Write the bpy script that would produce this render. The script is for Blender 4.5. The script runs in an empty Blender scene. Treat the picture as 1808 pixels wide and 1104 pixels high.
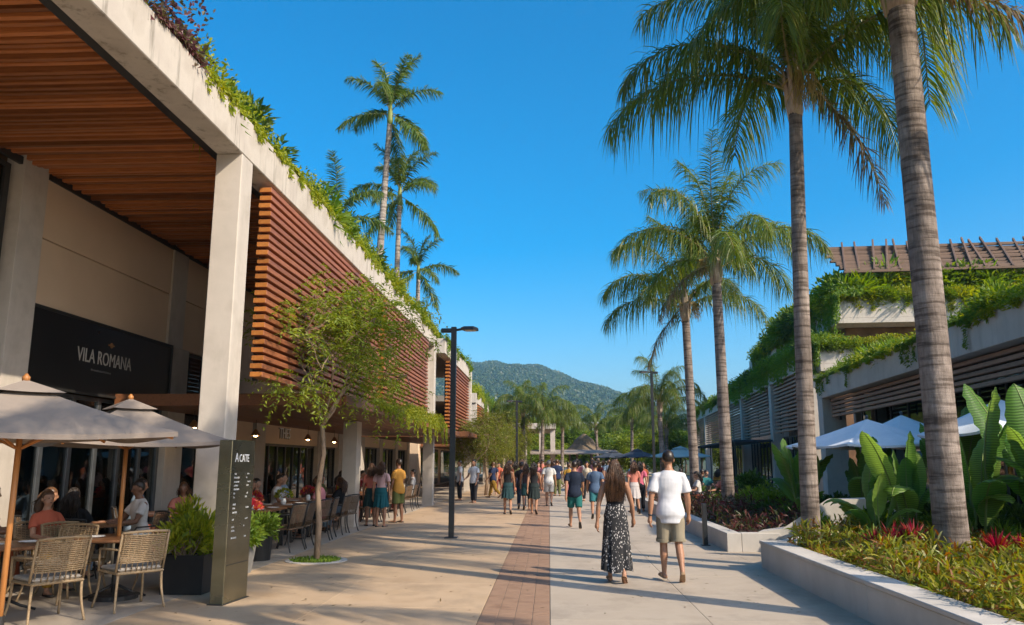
import bpy, bmesh, math, random
import numpy as np
from mathutils import Vector, Matrix, Euler

S = bpy.context.scene
COL = S.collection
R = math.radians
rng = np.random.default_rng(7)
random.seed(7)

# ------------------------------------------------------------------ camera, sky, sun
cam_d = bpy.data.cameras.new('camera')
cam = bpy.data.objects.new('camera', cam_d)
COL.objects.link(cam)
cam.location = (0, 0, 1.66)
cam.rotation_euler = (R(90 + 10.493), 0, R(2.617))
cam_d.sensor_width = 36
cam_d.lens = 1420 / 1808 * 36
cam_d.clip_start = 0.05
cam_d.clip_end = 9000
S.camera = cam

SUN_EL, SUN_ROT = 36.5, 125.8
W = bpy.data.worlds.new('World')
S.world = W
W.use_nodes = True
nt = W.node_tree
nt.nodes.clear()
sky = nt.nodes.new('ShaderNodeTexSky')
sky.sky_type = 'NISHITA'
sky.sun_disc = False
sky.sun_elevation = R(SUN_EL)
sky.sun_rotation = R(SUN_ROT)
sky.altitude = 300
sky.air_density = 1.0
sky.dust_density = 3.0
sky.ozone_density = 4.0
hs = nt.nodes.new('ShaderNodeHueSaturation')
hs.inputs['Saturation'].default_value = 1.55
hs.inputs['Hue'].default_value = 0.491
bg = nt.nodes.new('ShaderNodeBackground')
bg.inputs['Strength'].default_value = 0.132
wo = nt.nodes.new('ShaderNodeOutputWorld')
nt.links.new(sky.outputs[0], hs.inputs['Color'])
nt.links.new(hs.outputs[0], bg.inputs['Color'])
nt.links.new(bg.outputs[0], wo.inputs[0])

sun_d = bpy.data.lights.new('sun', 'SUN')
sun_d.energy = 3.5
sun_d.angle = R(0.5)
sun_d.color = (1.0, 0.86, 0.68)
sun = bpy.data.objects.new('sun', sun_d)
COL.objects.link(sun)
sa = R(SUN_ROT)
sun_dir = Vector((math.sin(sa) * math.cos(R(SUN_EL)), math.cos(sa) * math.cos(R(SUN_EL)), math.sin(R(SUN_EL))))
sun.rotation_euler = sun_dir.to_track_quat('Z', 'Y').to_euler()
sun.location = (30, -20, 40)

S.view_settings.view_transform = 'Standard'
S.view_settings.look = 'None'
S.view_settings.gamma = 1
S.view_settings.exposure = 0.88
S.view_settings.use_curve_mapping = False
S.render.engine = 'CYCLES'
S.cycles.max_bounces = 8
S.cycles.transparent_max_bounces = 16
S.cycles.sample_clamp_indirect = 6.0

# ------------------------------------------------------------------ mesh helpers
class MB:
    """collects geometry for one mesh"""
    def __init__(s):
        s.V = []; s.F = []; s.n = 0; s.marks = [(0, 0)]
    def setmat(s, k):
        s.marks.append((len(s.F), k)); return s
    def add(s, V, F):
        V = np.asarray(V, float).reshape(-1, 3)
        s.V.append(V)
        if isinstance(F, np.ndarray):
            s.F.append(F + s.n)
        else:
            by = {}
            for f in F: by.setdefault(len(f), []).append(f)
            for k, v in by.items(): s.F.append(np.array(v, int) + s.n)
        s.n += len(V)
        return s
    def box(s, x0, x1, y0, y1, z0, z1, b=0.0, M=None):
        x0, x1 = min(x0, x1), max(x0, x1); y0, y1 = min(y0, y1), max(y0, y1); z0, z1 = min(z0, z1), max(z0, z1)
        c = np.array([(x0+x1)/2, (y0+y1)/2, (z0+z1)/2]); h = np.array([(x1-x0)/2, (y1-y0)/2, (z1-z0)/2])
        if b <= 0:
            V = np.array([(sx, sy, sz) for sx in (-1, 1) for sy in (-1, 1) for sz in (-1, 1)], float) * h
            F = [(0,1,3,2), (4,6,7,5), (0,4,5,1), (2,3,7,6), (0,2,6,4), (1,5,7,3)]
        else:
            b = min(b, h.min() * .9)
            V = []; idx = {}
            for sx in (-1, 1):
                for sy in (-1, 1):
                    for sz in (-1, 1):
                        sg = np.array([sx, sy, sz])
                        for a in range(3):
                            hh = h - b; hh[a] = h[a]
                            idx[(sx, sy, sz, a)] = len(V); V.append(sg * hh)
            V = np.array(V); F = []
            for a in range(3):
                u, w = (a+1) % 3, (a+2) % 3
                for sg in (-1, 1):
                    q = []
                    for su, sw in ((-1,-1), (1,-1), (1,1), (-1,1)):
                        k = [0,0,0]; k[a] = sg; k[u] = su; k[w] = sw
                        q.append(idx[(*k, a)])
                    F.append(tuple(q if sg > 0 else q[::-1]))
                for su in (-1, 1):
                    for sw in (-1, 1):
                        k0 = [0,0,0]; k1 = [0,0,0]
                        k0[a] = -1; k1[a] = 1; k0[u] = k1[u] = su; k0[w] = k1[w] = sw
                        q = [idx[(*k0, u)], idx[(*k1, u)], idx[(*k1, w)], idx[(*k0, w)]]
                        F.append(tuple(q if su*sw < 0 else q[::-1]))
            for sx in (-1, 1):
                for sy in (-1, 1):
                    for sz in (-1, 1):
                        t = (idx[(sx,sy,sz,0)], idx[(sx,sy,sz,1)], idx[(sx,sy,sz,2)])
                        F.append(t if sx*sy*sz > 0 else t[::-1])
        V = V + c
        if M is not None: V = xf(V, M)
        return s.add(V, F)
    def beam(s, p, q, w, h, b=0.0, up=(0,0,1)):
        """rectangular bar from p to q"""
        p = np.array(p, float); q = np.array(q, float)
        d = q - p; L = np.linalg.norm(d); d /= L
        u = np.cross(np.array(up, float), d)
        if np.linalg.norm(u) < 1e-6: u = np.cross(np.array((1., 0, 0)), d)
        u /= np.linalg.norm(u); v = np.cross(d, u)
        M = np.eye(4); M[:3, 0] = u; M[:3, 1] = v; M[:3, 2] = d; M[:3, 3] = p
        return s.box(-w/2, w/2, -h/2, h/2, 0, L, b, M)
    def tube(s, P, rad, n=8, cap=True, ell=None):
        P = np.asarray(P, float); m = len(P)
        rad = np.broadcast_to(np.asarray(rad, float), (m,))
        T = np.gradient(P, axis=0); T /= np.maximum(np.linalg.norm(T, axis=1, keepdims=True), 1e-9)
        t0 = T[0]; a = np.array([0, 0, 1.]) if abs(t0[2]) < .9 else np.array([1., 0, 0])
        u = np.cross(a, t0); u /= np.linalg.norm(u)
        ang = np.linspace(0, 2*np.pi, n, endpoint=False)
        V = np.zeros((m, n, 3))
        for i in range(m):
            u = u - T[i] * (u @ T[i]); u /= np.linalg.norm(u); v = np.cross(T[i], u)
            e = (1, 1) if ell is None else ell
            V[i] = P[i] + rad[i] * (np.cos(ang)[:, None] * u * e[0] + np.sin(ang)[:, None] * v * e[1])
        i, j = np.meshgrid(np.arange(m-1), np.arange(n), indexing='ij'); j2 = (j+1) % n
        F = np.stack([i*n+j, i*n+j2, (i+1)*n+j2, (i+1)*n+j], -1).reshape(-1, 4)
        s.add(V.reshape(-1, 3), F)
        if cap:
            base = s.n - m*n
            s.F.append(np.array([list(range(base, base+n))[::-1]])); s.F.append(np.array([list(range(s.n-n, s.n))]))
        return s
    def rings(s, Rg, cap=True, closed=True):
        """loft of equal-length point rings"""
        Rg = np.asarray(Rg, float); m, n = Rg.shape[:2]
        jj = np.arange(n if closed else n-1)
        i, j = np.meshgrid(np.arange(m-1), jj, indexing='ij'); j2 = (j+1) % n
        F = np.stack([i*n+j, i*n+j2, (i+1)*n+j2, (i+1)*n+j], -1).reshape(-1, 4)
        s.add(Rg.reshape(-1, 3), F)
        if cap and closed:
            base = s.n - m*n
            s.F.append(np.array([list(range(base, base+n))[::-1]])); s.F.append(np.array([list(range(s.n-n, s.n))]))
        return s
    def lathe(s, prof, n=16, c=(0,0,0)):
        ang = np.linspace(0, 2*np.pi, n, endpoint=False)
        Rg = [[(c[0]+r*math.cos(a), c[1]+r*math.sin(a), c[2]+z) for a in ang] for r, z in prof]
        return s.rings(Rg)
    def ball(s, c, r, nu=12, nv=8):
        c = np.array(c, float); r = np.broadcast_to(np.array(r, float), (3,))
        Rg = []
        for k in range(nv+1):
            ph = -np.pi/2 + np.pi*k/nv; cr = max(math.cos(ph), .02)
            a = np.linspace(0, 2*np.pi, nu, endpoint=False)
            Rg.append(np.stack([c[0]+r[0]*cr*np.cos(a), c[1]+r[1]*cr*np.sin(a), np.full(nu, c[2]+r[2]*math.sin(ph))], -1))
        return s.rings(Rg)
    def mesh(s, name, smooth=False):
        me = bpy.data.meshes.new(name)
        V = np.concatenate(s.V)
        tot = np.concatenate([np.full(len(f), f.shape[1], np.int32) for f in s.F])
        li = np.concatenate([f.reshape(-1) for f in s.F]).astype(np.int32)
        st = np.concatenate([[0], np.cumsum(tot)[:-1]]).astype(np.int32)
        me.vertices.add(len(V)); me.vertices.foreach_set('co', V.astype(np.float32).reshape(-1))
        me.loops.add(len(li)); me.loops.foreach_set('vertex_index', li)
        me.polygons.add(len(tot)); me.polygons.foreach_set('loop_start', st)
        me.polygons.foreach_set('use_smooth', np.full(len(tot), smooth))
        if len(s.marks) > 1:
            mk = dict(s.marks); cur = 0; mi = []
            for k, f in enumerate(s.F):
                cur = mk.get(k, cur); mi.append(np.full(len(f), cur, np.int32))
            me.polygons.foreach_set('material_index', np.concatenate(mi))
        me.update(calc_edges=True)
        return me

def xf(V, M):
    M = np.array(M); return np.asarray(V) @ M[:3, :3].T + M[:3, 3]

def put(o, parent=None, loc=None, rot=None, scale=None, **props):
    COL.objects.link(o)
    if parent is not None: o.parent = parent
    if loc is not None: o.location = loc
    if rot is not None: o.rotation_euler = rot if not isinstance(rot, (int, float)) else (0, 0, rot)
    if scale is not None: o.scale = scale if not isinstance(scale, (int, float)) else (scale,)*3
    for k, v in props.items():
        if v is not None: o[k] = v
    return o

def obj(name, me, mat=None, parent=None, loc=None, rot=None, scale=None, smooth=False, **props):
    if isinstance(me, MB): me = me.mesh(name, smooth)
    o = bpy.data.objects.new(name, me)
    if mat is not None:
        if not me.materials: me.materials.append(mat)
        elif me.materials[0] is not mat:
            o.material_slots[0].link = 'OBJECT'; o.material_slots[0].material = mat
    return put(o, parent, loc, rot, scale, **props)

def thing(name, label, cat, loc=(0,0,0), rot=0, group=None, scale=None):
    o = bpy.data.objects.new(name, None)
    o.empty_display_size = .2
    return put(o, None, loc, rot, scale, label=label, category=cat, group=group)

def kids(o): return [c for c in bpy.data.objects if c.parent is o]

def copy_tree(o, parent=None, loc=None, rot=None, scale=None, **props):
    c = o.copy(); COL.objects.link(c)
    if parent is not None: c.parent = parent
    if loc is not None: c.location = loc
    if rot is not None: c.rotation_euler = rot if not isinstance(rot, (int, float)) else (0, 0, rot)
    if scale is not None: c.scale = scale if not isinstance(scale, (int, float)) else (scale,)*3
    for k, v in props.items():
        if v is not None: c[k] = v
    for ch in list(o.children):
        copy_tree(ch, c)
    return c

# ------------------------------------------------------------------ materials
MATS = {}
def nodes(name):
    m = bpy.data.materials.new(name); m.use_nodes = True
    t = m.node_tree; t.nodes.clear()
    out = t.nodes.new('ShaderNodeOutputMaterial')
    MATS[name] = m
    return m, t, out

def N(t, typ, **kw):
    n = t.nodes.new(typ)
    for k, v in kw.items():
        if k[0] == '_': n.inputs[k[1:]].default_value = v
        else: setattr(n, k, v)
    return n

def c4(c): return (c[0], c[1], c[2], 1)

def ramp(t, fac, stops):
    r = t.nodes.new('ShaderNodeValToRGB')
    e = r.color_ramp.elements
    while len(e) < len(stops): e.new(.5)
    for k, (p, c) in enumerate(stops):
        e[k].position = p; e[k].color = c4(c)
    t.links.new(fac, r.inputs[0])
    return r.outputs[0]

def surface(name, cols, scale=3.0, rough=.7, bump=.1, bscale=None, stretch=(1,1,1), coord='Object', detail=5, spec=.3,
            island=0.0, objrand=0.0, metal=0.0, stain=None, bdist=.01, fine=0.0, coat=0.0):
    """principled surface whose colour wanders between the given colours; optional vertical drip stains, per-piece variation"""
    m, t, out = nodes(name); L = t.links.new
    tc = N(t, 'ShaderNodeTexCoord'); mp = N(t, 'ShaderNodeMapping')
    mp.inputs['Scale'].default_value = stretch
    if coord == 'World':
        gp = N(t, 'ShaderNodeNewGeometry'); L(gp.outputs['Position'], mp.inputs[0])
    else: L(tc.outputs[coord], mp.inputs[0])
    nz = N(t, 'ShaderNodeTexNoise', _Scale=scale, _Detail=detail, _Roughness=.6); L(mp.outputs[0], nz.inputs[0])
    if len(cols) == 1: cols = [cols[0], cols[0]]
    k = len(cols)
    col = ramp(t, nz.outputs[0], [(.32 + .36*i/(k-1), c) for i, c in enumerate(cols)])
    if stain is not None:
        mp2 = N(t, 'ShaderNodeMapping'); mp2.inputs['Scale'].default_value = stain.get('scale', (6, 6, .35))
        L(mp.outputs[0] if coord != 'World' else gp.outputs['Position'], mp2.inputs[0])
        n2 = N(t, 'ShaderNodeTexNoise', _Scale=1.0, _Detail=6, _Roughness=.7); L(mp2.outputs[0], n2.inputs[0])
        f = ramp(t, n2.outputs[0], [(stain.get('lo', .52), (0,0,0)), (stain.get('hi', .7), (1,1,1))])
        mx = N(t, 'ShaderNodeMixRGB', blend_type='MIX'); mx.inputs[2].default_value = c4(stain['col'])
        mu = N(t, 'ShaderNodeMath', operation='MULTIPLY'); mu.inputs[1].default_value = stain.get('amt', .6)
        L(f, mu.inputs[0]); L(mu.outputs[0], mx.inputs[0]); L(col, mx.inputs[1]); col = mx.outputs[0]
    if island or objrand:
        hv = N(t, 'ShaderNodeHueSaturation')
        src = N(t, 'ShaderNodeNewGeometry').outputs['Random Per Island'] if island else N(t, 'ShaderNodeObjectInfo').outputs['Random']
        a = island or objrand
        mr = N(t, 'ShaderNodeMapRange'); mr.inputs[3].default_value = 1 - a; mr.inputs[4].default_value = 1 + a
        L(src, mr.inputs[0]); L(mr.outputs[0], hv.inputs['Value']); L(col, hv.inputs['Color']); col = hv.outputs[0]
    p = N(t, 'ShaderNodeBsdfPrincipled', _Metallic=metal)
    p.inputs['Specular IOR Level'].default_value = spec
    if coat: p.inputs['Coat Weight'].default_value = coat
    L(col, p.inputs['Base Color'])
    rr = N(t, 'ShaderNodeMapRange'); rr.inputs[3].default_value = max(rough-.12, .02); rr.inputs[4].default_value = min(rough+.12, 1)
    L(nz.outputs[0], rr.inputs[0]); L(rr.outputs[0], p.inputs['Roughness'])
    if bump:
        nb = N(t, 'ShaderNodeTexNoise', _Scale=bscale or scale*8, _Detail=4, _Roughness=.65); L(mp.outputs[0], nb.inputs[0])
        bp = N(t, 'ShaderNodeBump', _Strength=bump, _Distance=bdist); L(nb.outputs[0], bp.inputs['Height']); L(bp.outputs[0], p.inputs['Normal'])
    L(p.outputs[0], out.inputs[0])
    return m

def leafmat(name, cols, trans=.35, rough=.45, tcol=None, objrand=.12, spec=.35):
    """leaf surface: every leaf gets its own tone; light shines through"""
    m, t, out = nodes(name); L = t.links.new
    g = N(t, 'ShaderNodeNewGeometry')
    k = len(cols)
    col = ramp(t, g.outputs['Random Per Island'], [(i/(k-1) if k > 1 else 0, c) for i, c in enumerate(cols)])
    oi = N(t, 'ShaderNodeObjectInfo')
    mr = N(t, 'ShaderNodeMapRange'); mr.inputs[3].default_value = 1 - objrand; mr.inputs[4].default_value = 1 + objrand
    L(oi.outputs['Random'], mr.inputs[0])
    hv = N(t, 'ShaderNodeHueSaturation'); L(mr.outputs[0], hv.inputs['Value']); L(col, hv.inputs['Color'])
    p = N(t, 'ShaderNodeBsdfPrincipled', _Roughness=rough); p.inputs['Specular IOR Level'].default_value = spec
    L(hv.outputs[0], p.inputs['Base Color'])
    tr = N(t, 'ShaderNodeBsdfTranslucent')
    h2 = N(t, 'ShaderNodeHueSaturation'); h2.inputs['Hue'].default_value = .48; h2.inputs['Saturation'].default_value = 1.15; h2.inputs['Value'].default_value = 1.9
    L(hv.outputs[0], h2.inputs['Color']); L(h2.outputs[0], tr.inputs['Color'])
    mx = N(t, 'ShaderNodeMixShader'); mx.inputs[0].default_value = trans
    L(p.outputs[0], mx.inputs[1]); L(tr.outputs[0], mx.inputs[2]); L(mx.outputs[0], out.inputs[0])
    return m

def glassmat(name, tint=(.25, .28, .27), refl=1.0, rough=.02):
    m, t, out = nodes(name); L = t.links.new
    tr = N(t, 'ShaderNodeBsdfTransparent'); tr.inputs[0].default_value = c4(tint)
    gl = N(t, 'ShaderNodeBsdfGlossy'); gl.inputs['Roughness'].default_value = rough; gl.inputs[0].default_value = (.9, .95, .95, 1)
    fr = N(t, 'ShaderNodeFresnel', _IOR=1.75)
    nz = N(t, 'ShaderNodeTexNoise', _Scale=.7, _Detail=1); tc = N(t, 'ShaderNodeTexCoord'); L(tc.outputs['Object'], nz.inputs[0])
    bp = N(t, 'ShaderNodeBump', _Strength=.12, _Distance=.05); L(nz.outputs[0], bp.inputs['Height']); L(bp.outputs[0], gl.inputs['Normal']); 
    mx = N(t, 'ShaderNodeMixShader'); L(fr.outputs[0], mx.inputs[0]); L(tr.outputs[0], mx.inputs[1]); L(gl.outputs[0], mx.inputs[2])
    L(mx.outputs[0], out.inputs[0])
    return m

def glow(name, col, st):
    m, t, out = nodes(name)
    e = N(t, 'ShaderNodeEmission'); e.inputs[0].default_value = c4(col); e.inputs[1].default_value = st
    t.links.new(e.outputs[0], out.inputs[0]); return m

M_conc = surface('concrete', [(.40,.355,.30), (.50,.45,.39), (.45,.405,.35)], 1.3, .8, .12, 40, coord='World', stain=dict(col=(.30,.26,.215), amt=.4, lo=.5, hi=.78, scale=(3,3,.5)))
M_conc_st = surface('weathered_concrete', [(.42,.37,.31), (.52,.47,.405), (.46,.41,.355)], 1.3, .85, .15, 40, coord='World', stain=dict(col=(.12,.105,.075), amt=.7, lo=.55, hi=.70, scale=(7,6,.55)))
M_conc_r = surface('grey_concrete', [(.44,.39,.33), (.54,.485,.415)], 1.2, .85, .12, 40, coord='World', stain=dict(col=(.27,.245,.2), amt=.45, lo=.5, hi=.75, scale=(3,3,.5)))
M_plaster = surface('plaster', [(.60,.45,.31), (.66,.50,.35)], .8, .85, .06, 60, coord='World')
M_planter = surface('planter_concrete', [(.46,.43,.385), (.55,.51,.46)], 1.6, .85, .12, 50, coord='World', stain=dict(col=(.3,.27,.23), amt=.4, lo=.5, hi=.8, scale=(2,2,.8)))
M_pave = surface('pavement_beige', [(.40,.275,.165), (.48,.345,.22), (.44,.31,.19)], .9, .75, .15, 60, coord='World', objrand=.05, stain=dict(col=(.22,.165,.115), amt=.7, lo=.5, hi=.72, scale=(.7,.5,1)))
M_pave_g = surface('pavement_grey', [(.38,.31,.235), (.45,.375,.29), (.415,.34,.26)], .9, .72, .15, 60, coord='World', objrand=.05, stain=dict(col=(.22,.18,.14), amt=.7, lo=.5, hi=.72, scale=(.7,.5,1)))
M_pave_t = surface('pavement_terrace', [(.36,.30,.235), (.43,.37,.30)], 1.0, .75, .15, 60, coord='World', objrand=.06)
M_joint = surface('joint_sand', [(.2,.165,.13), (.26,.215,.17)], 8, .95, .2, coord='World')
M_brick = surface('paver_brick', [(.25,.15,.095), (.32,.20,.13), (.285,.175,.115)], 3, .85, .25, 70, coord='World', objrand=.2, island=.16)
M_ground = surface('earth', [(.05,.06,.025), (.09,.09,.04)], .05, .95, .2, coord='World')
M_soil = surface('soil', [(.035,.025,.016), (.07,.05,.032)], 8, .95, .5, 30, coord='World')
def wood(name, a, b, c, axis, rough=.5, vr=.18):
    st = [14., 14., 14.]; st[axis] = .9
    return surface(name, [a, b, c], 1.6, rough, .18, 3.5, stretch=tuple(st), objrand=vr, detail=7, spec=.35)
M_endgrain = surface('end_grain', [(.32,.115,.025), (.42,.16,.035)], 20, .6, .1, objrand=.2)
M_screen = wood('screen_timber', (.165,.052,.022), (.29,.105,.045), (.22,.076,.033), 1)
M_soffit = wood('soffit_timber', (.20,.062,.018), (.40,.145,.045), (.29,.095,.03), 0, .42, .5)
M_canopy = wood('canopy_timber', (.11,.042,.018), (.19,.078,.033), (.15,.06,.026), 1)
M_grey_t = wood('weathered_timber', (.2,.11,.065), (.36,.22,.14), (.27,.16,.1), 1, .7)
M_perg = wood('pergola_timber', (.09,.055,.038), (.19,.12,.08), (.135,.085,.056), 0, .7)
M_pole = wood('pole_timber', (.30,.115,.03), (.42,.18,.055), (.36,.145,.04), 2, .4)
M_table = wood('table_timber', (.16,.07,.03), (.27,.125,.055), (.2,.09,.04), 0, .35)
M_wicker = surface('wicker', [(.24,.16,.085), (.38,.27,.155), (.3,.21,.12)], 30, .6, .3, 60, objrand=.12)
M_wickerd = surface('dark_wicker', [(.10,.065,.04), (.19,.125,.075)], 30, .55, .3, 60, objrand=.15)
M_cush = surface('cushion', [(.42,.36,.29), (.5,.44,.36)], 6, .9, .15, 60)
M_black = surface('black_metal', [(.012,.013,.014), (.022,.022,.023)], 6, .4, .03, spec=.5)
M_bronze = surface('dark_frame', [(.018,.018,.018), (.03,.028,.026)], 5, .45, .03, spec=.5)
M_steelf = surface('mullion_metal', [(.09,.10,.11), (.14,.15,.16)], 4, .35, .02, metal=.6)
M_panel = surface('sign_black', [(.007,.007,.0075), (.014,.014,.014)], 1.2, .32, .02, spec=.5)
M_brass = surface('pylon_metal', [(.17,.165,.11), (.25,.235,.165), (.21,.2,.135)], .8, .26, .05, 5, metal=.9, stretch=(1,1,3))
M_letter = surface('sign_lettering', [(.42,.40,.37)], 5, .5, 0)
M_letter_d = surface('dim_lettering', [(.16,.15,.14)], 5, .5, 0)
M_gold = surface('emblem_brass', [(.30,.15,.06)], 5, .4, 0, metal=.3)
M_white = surface('white_print', [(.8,.8,.78)], 5, .5, 0)
M_canvas = surface('taupe_canvas', [(.235,.195,.165), (.275,.23,.19)], 2.5, .9, .12, 120)
M_canvas_w = surface('white_canvas', [(.62,.66,.7), (.72,.75,.78)], 2.5, .85, .1, 120)
M_canvas_t = surface('teal_canvas', [(.2,.34,.36), (.26,.40,.42)], 2.5, .85, .1)
M_canvas_d = surface('dark_canvas', [(.035,.045,.06), (.06,.07,.09)], 2.5, .85, .1)
M_pot = surface('black_pot', [(.012,.012,.013), (.025,.024,.023)], 3, .5, .08)
M_potg = surface('grey_pot', [(.16,.155,.145), (.23,.22,.2)], 3, .7, .1)
M_glass = glassmat('shop_glass', (.55, .54, .5))
M_glass2 = glassmat('reflecting_glass', (.18,.22,.20))
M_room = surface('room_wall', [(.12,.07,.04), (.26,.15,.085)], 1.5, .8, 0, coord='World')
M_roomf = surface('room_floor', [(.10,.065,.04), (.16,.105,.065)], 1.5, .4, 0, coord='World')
M_lampglow = glow('lamp_glow', (1, .62, .25), 22)
M_thatch = surface('thatch', [(.14,.10,.065), (.24,.18,.12)], 14, .95, .5, 30, stretch=(1,1,.2))
M_roofslab = surface('roof_slab', [(.2,.18,.15), (.26,.24,.2)], 2, .9, .1, coord='World')
M_lens = surface('lamp_lens', [(.55,.5,.42)], 3, .3, 0)

def trunkmat(name, a, b, c, freq):
    m, t, out = nodes(name); L = t.links.new
    tc = N(t, 'ShaderNodeTexCoord')
    mp = N(t, 'ShaderNodeMapping'); mp.inputs['Scale'].default_value = (1, 1, 1); L(tc.outputs['Object'], mp.inputs[0])
    n0 = N(t, 'ShaderNodeTexNoise', _Scale=2.2, _Detail=5); L(mp.outputs[0], n0.inputs[0])
    mpw = N(t, 'ShaderNodeMapping'); mpw.inputs['Scale'].default_value = (1.8, 1.8, freq * 7.5); L(tc.outputs['Object'], mpw.inputs[0])
    wv = N(t, 'ShaderNodeTexNoise', _Scale=1.0, _Detail=3, _Roughness=.55); L(mpw.outputs[0], wv.inputs[0])
    mp3 = N(t, 'ShaderNodeMapping'); mp3.inputs['Scale'].default_value = (9, 9, 1.5); L(tc.outputs['Object'], mp3.inputs[0])
    n3 = N(t, 'ShaderNodeTexNoise', _Scale=3, _Detail=6, _Roughness=.75); L(mp3.outputs[0], n3.inputs[0])
    c0 = ramp(t, n0.outputs[0], [(.3, a), (.5, b), (.7, c)])
    f = ramp(t, wv.outputs[0], [(.38, (.36,.33,.31)), (.5, (1,1,1)), (.62, (1.1,1.1,1.1))])
    mx = N(t, 'ShaderNodeMixRGB', blend_type='MULTIPLY'); mx.inputs[0].default_value = .8; L(c0, mx.inputs[1]); L(f, mx.inputs[2])
    f3 = ramp(t, n3.outputs[0], [(.3, (.5,.48,.46)), (.62, (1.15,1.15,1.15))])
    m3 = N(t, 'ShaderNodeMixRGB', blend_type='MULTIPLY'); m3.inputs[0].default_value = .8; L(mx.outputs[0], m3.inputs[1]); L(f3, m3.inputs[2])
    p = N(t, 'ShaderNodeBsdfPrincipled', _Roughness=.85); p.inputs['Specular IOR Level'].default_value = .2
    L(m3.outputs[0], p.inputs['Base Color'])
    ad = N(t, 'ShaderNodeMath', operation='ADD'); L(wv.outputs[0], ad.inputs[0]); L(n3.outputs[0], ad.inputs[1])
    bp = N(t, 'ShaderNodeBump', _Strength=.7, _Distance=.02); L(ad.outputs[0], bp.inputs['Height']); L(bp.outputs[0], p.inputs['Normal'])
    L(p.outputs[0], out.inputs[0]); return m
M_trunk = trunkmat('palm_trunk', (.13,.105,.088), (.23,.187,.158), (.34,.285,.245), 2.3)
M_trunk_s = trunkmat('smooth_palm_trunk', (.26,.22,.18), (.36,.31,.26), (.42,.37,.32), 2.0)
M_shaft = surface('crownshaft', [(.30,.22,.16), (.44,.34,.26), (.36,.3,.17)], 6, .7, .4, 20, stretch=(4,4,.7))
M_shaft_g = surface('green_crownshaft', [(.16,.2,.05), (.22,.26,.08)], 5, .5, .05, stretch=(3,3,.6))
M_bark = surface('bark', [(.15,.10,.065), (.28,.2,.135), (.21,.15,.1)], 7, .9, .6, 22, stretch=(3,3,.8))
M_rachis = surface('frond_stem', [(.20,.19,.07), (.28,.22,.1)], 8, .6, .1)

L_palm = leafmat('palm_leaf', [(.055,.095,.014), (.095,.15,.022), (.15,.195,.028), (.07,.12,.02), (.22,.215,.045)], .4, .38)
L_palmold = leafmat('old_palm_leaf', [(.10,.10,.025), (.16,.12,.05), (.13,.085,.055), (.08,.10,.025)], .3, .5)
L_royal = leafmat('royal_palm_leaf', [(.05,.10,.022), (.08,.14,.028), (.115,.17,.03), (.17,.19,.03)], .3, .4)
L_yellow = leafmat('yellow_green_leaf', [(.16,.21,.015), (.25,.28,.02), (.33,.34,.025), (.19,.24,.02), (.11,.17,.015)], .4)
L_green = leafmat('mid_green_leaf', [(.07,.135,.014), (.115,.19,.02), (.17,.235,.025), (.08,.15,.02)], .35)
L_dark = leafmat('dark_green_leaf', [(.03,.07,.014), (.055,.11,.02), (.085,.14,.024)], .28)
L_fern = leafmat('fern_leaf', [(.07,.15,.015), (.12,.205,.02), (.17,.24,.025)], .4)
L_tree = leafmat('tree_leaf', [(.12,.18,.022), (.18,.24,.03), (.25,.285,.035), (.13,.19,.035)], .4)
L_sun = leafmat('sunny_tree_leaf', [(.10,.14,.02), (.16,.19,.025), (.21,.22,.035), (.12,.13,.03)], .42)
L_banana = leafmat('banana_leaf', [(.045,.13,.018), (.07,.18,.022), (.10,.21,.03)], .42, .35)
L_red = leafmat('red_leaf', [(.22,.012,.012), (.34,.03,.025), (.16,.01,.015), (.28,.08,.03)], .35)
L_purple = leafmat('purple_leaf', [(.09,.03,.035), (.13,.05,.05), (.07,.06,.025), (.10,.08,.02)], .3)
L_cover = leafmat('ground_cover_leaf', [(.12,.17,.015), (.22,.24,.02), (.32,.29,.04), (.06,.10,.012), (.24,.10,.03), (.16,.21,.02)], .35, .4)
L_maroon = leafmat('maroon_leaf', [(.07,.018,.018), (.11,.03,.025), (.045,.05,.015), (.04,.065,.015)], .3)
L_flower = leafmat('flower_red', [(.35,.02,.03), (.45,.05,.06), (.5,.2,.03)], .3)
L_hill = leafmat('hill_tree_leaf', [(.02,.045,.018), (.03,.06,.022), (.042,.075,.025)], .2)
# ------------------------------------------------------------------ plant generators
def unit(A): return A / np.maximum(np.linalg.norm(A, axis=-1, keepdims=True), 1e-9)

def leaf_quads(mb, P, D, Ln, Wd, rg, flat=None, droop=.0):
    """one folded four-corner leaf per point"""
    P = np.asarray(P, float); D = unit(np.asarray(D, float)); n = len(P)
    Ln = np.broadcast_to(Ln, (n,))[:, None]; Wd = np.broadcast_to(Wd, (n,))[:, None]
    ref = rg.normal(size=(n, 3)) if flat is None else np.broadcast_to(np.array([0, 0, 1.]), (n, 3)) + rg.normal(size=(n, 3)) * flat
    Sd = unit(np.cross(D, ref)); Nn = np.cross(Sd, D)
    tip = P + D * Ln; tip[:, 2] -= (droop * Ln)[:, 0]
    mid = P + D * Ln * .42
    V = np.stack([P, mid + Sd * Wd / 2 + Nn * Wd * .12, tip, mid - Sd * Wd / 2 + Nn * Wd * .12], 1).reshape(-1, 3)
    F = np.arange(4 * n).reshape(-1, 4)
    mb.add(V, F)

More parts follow.
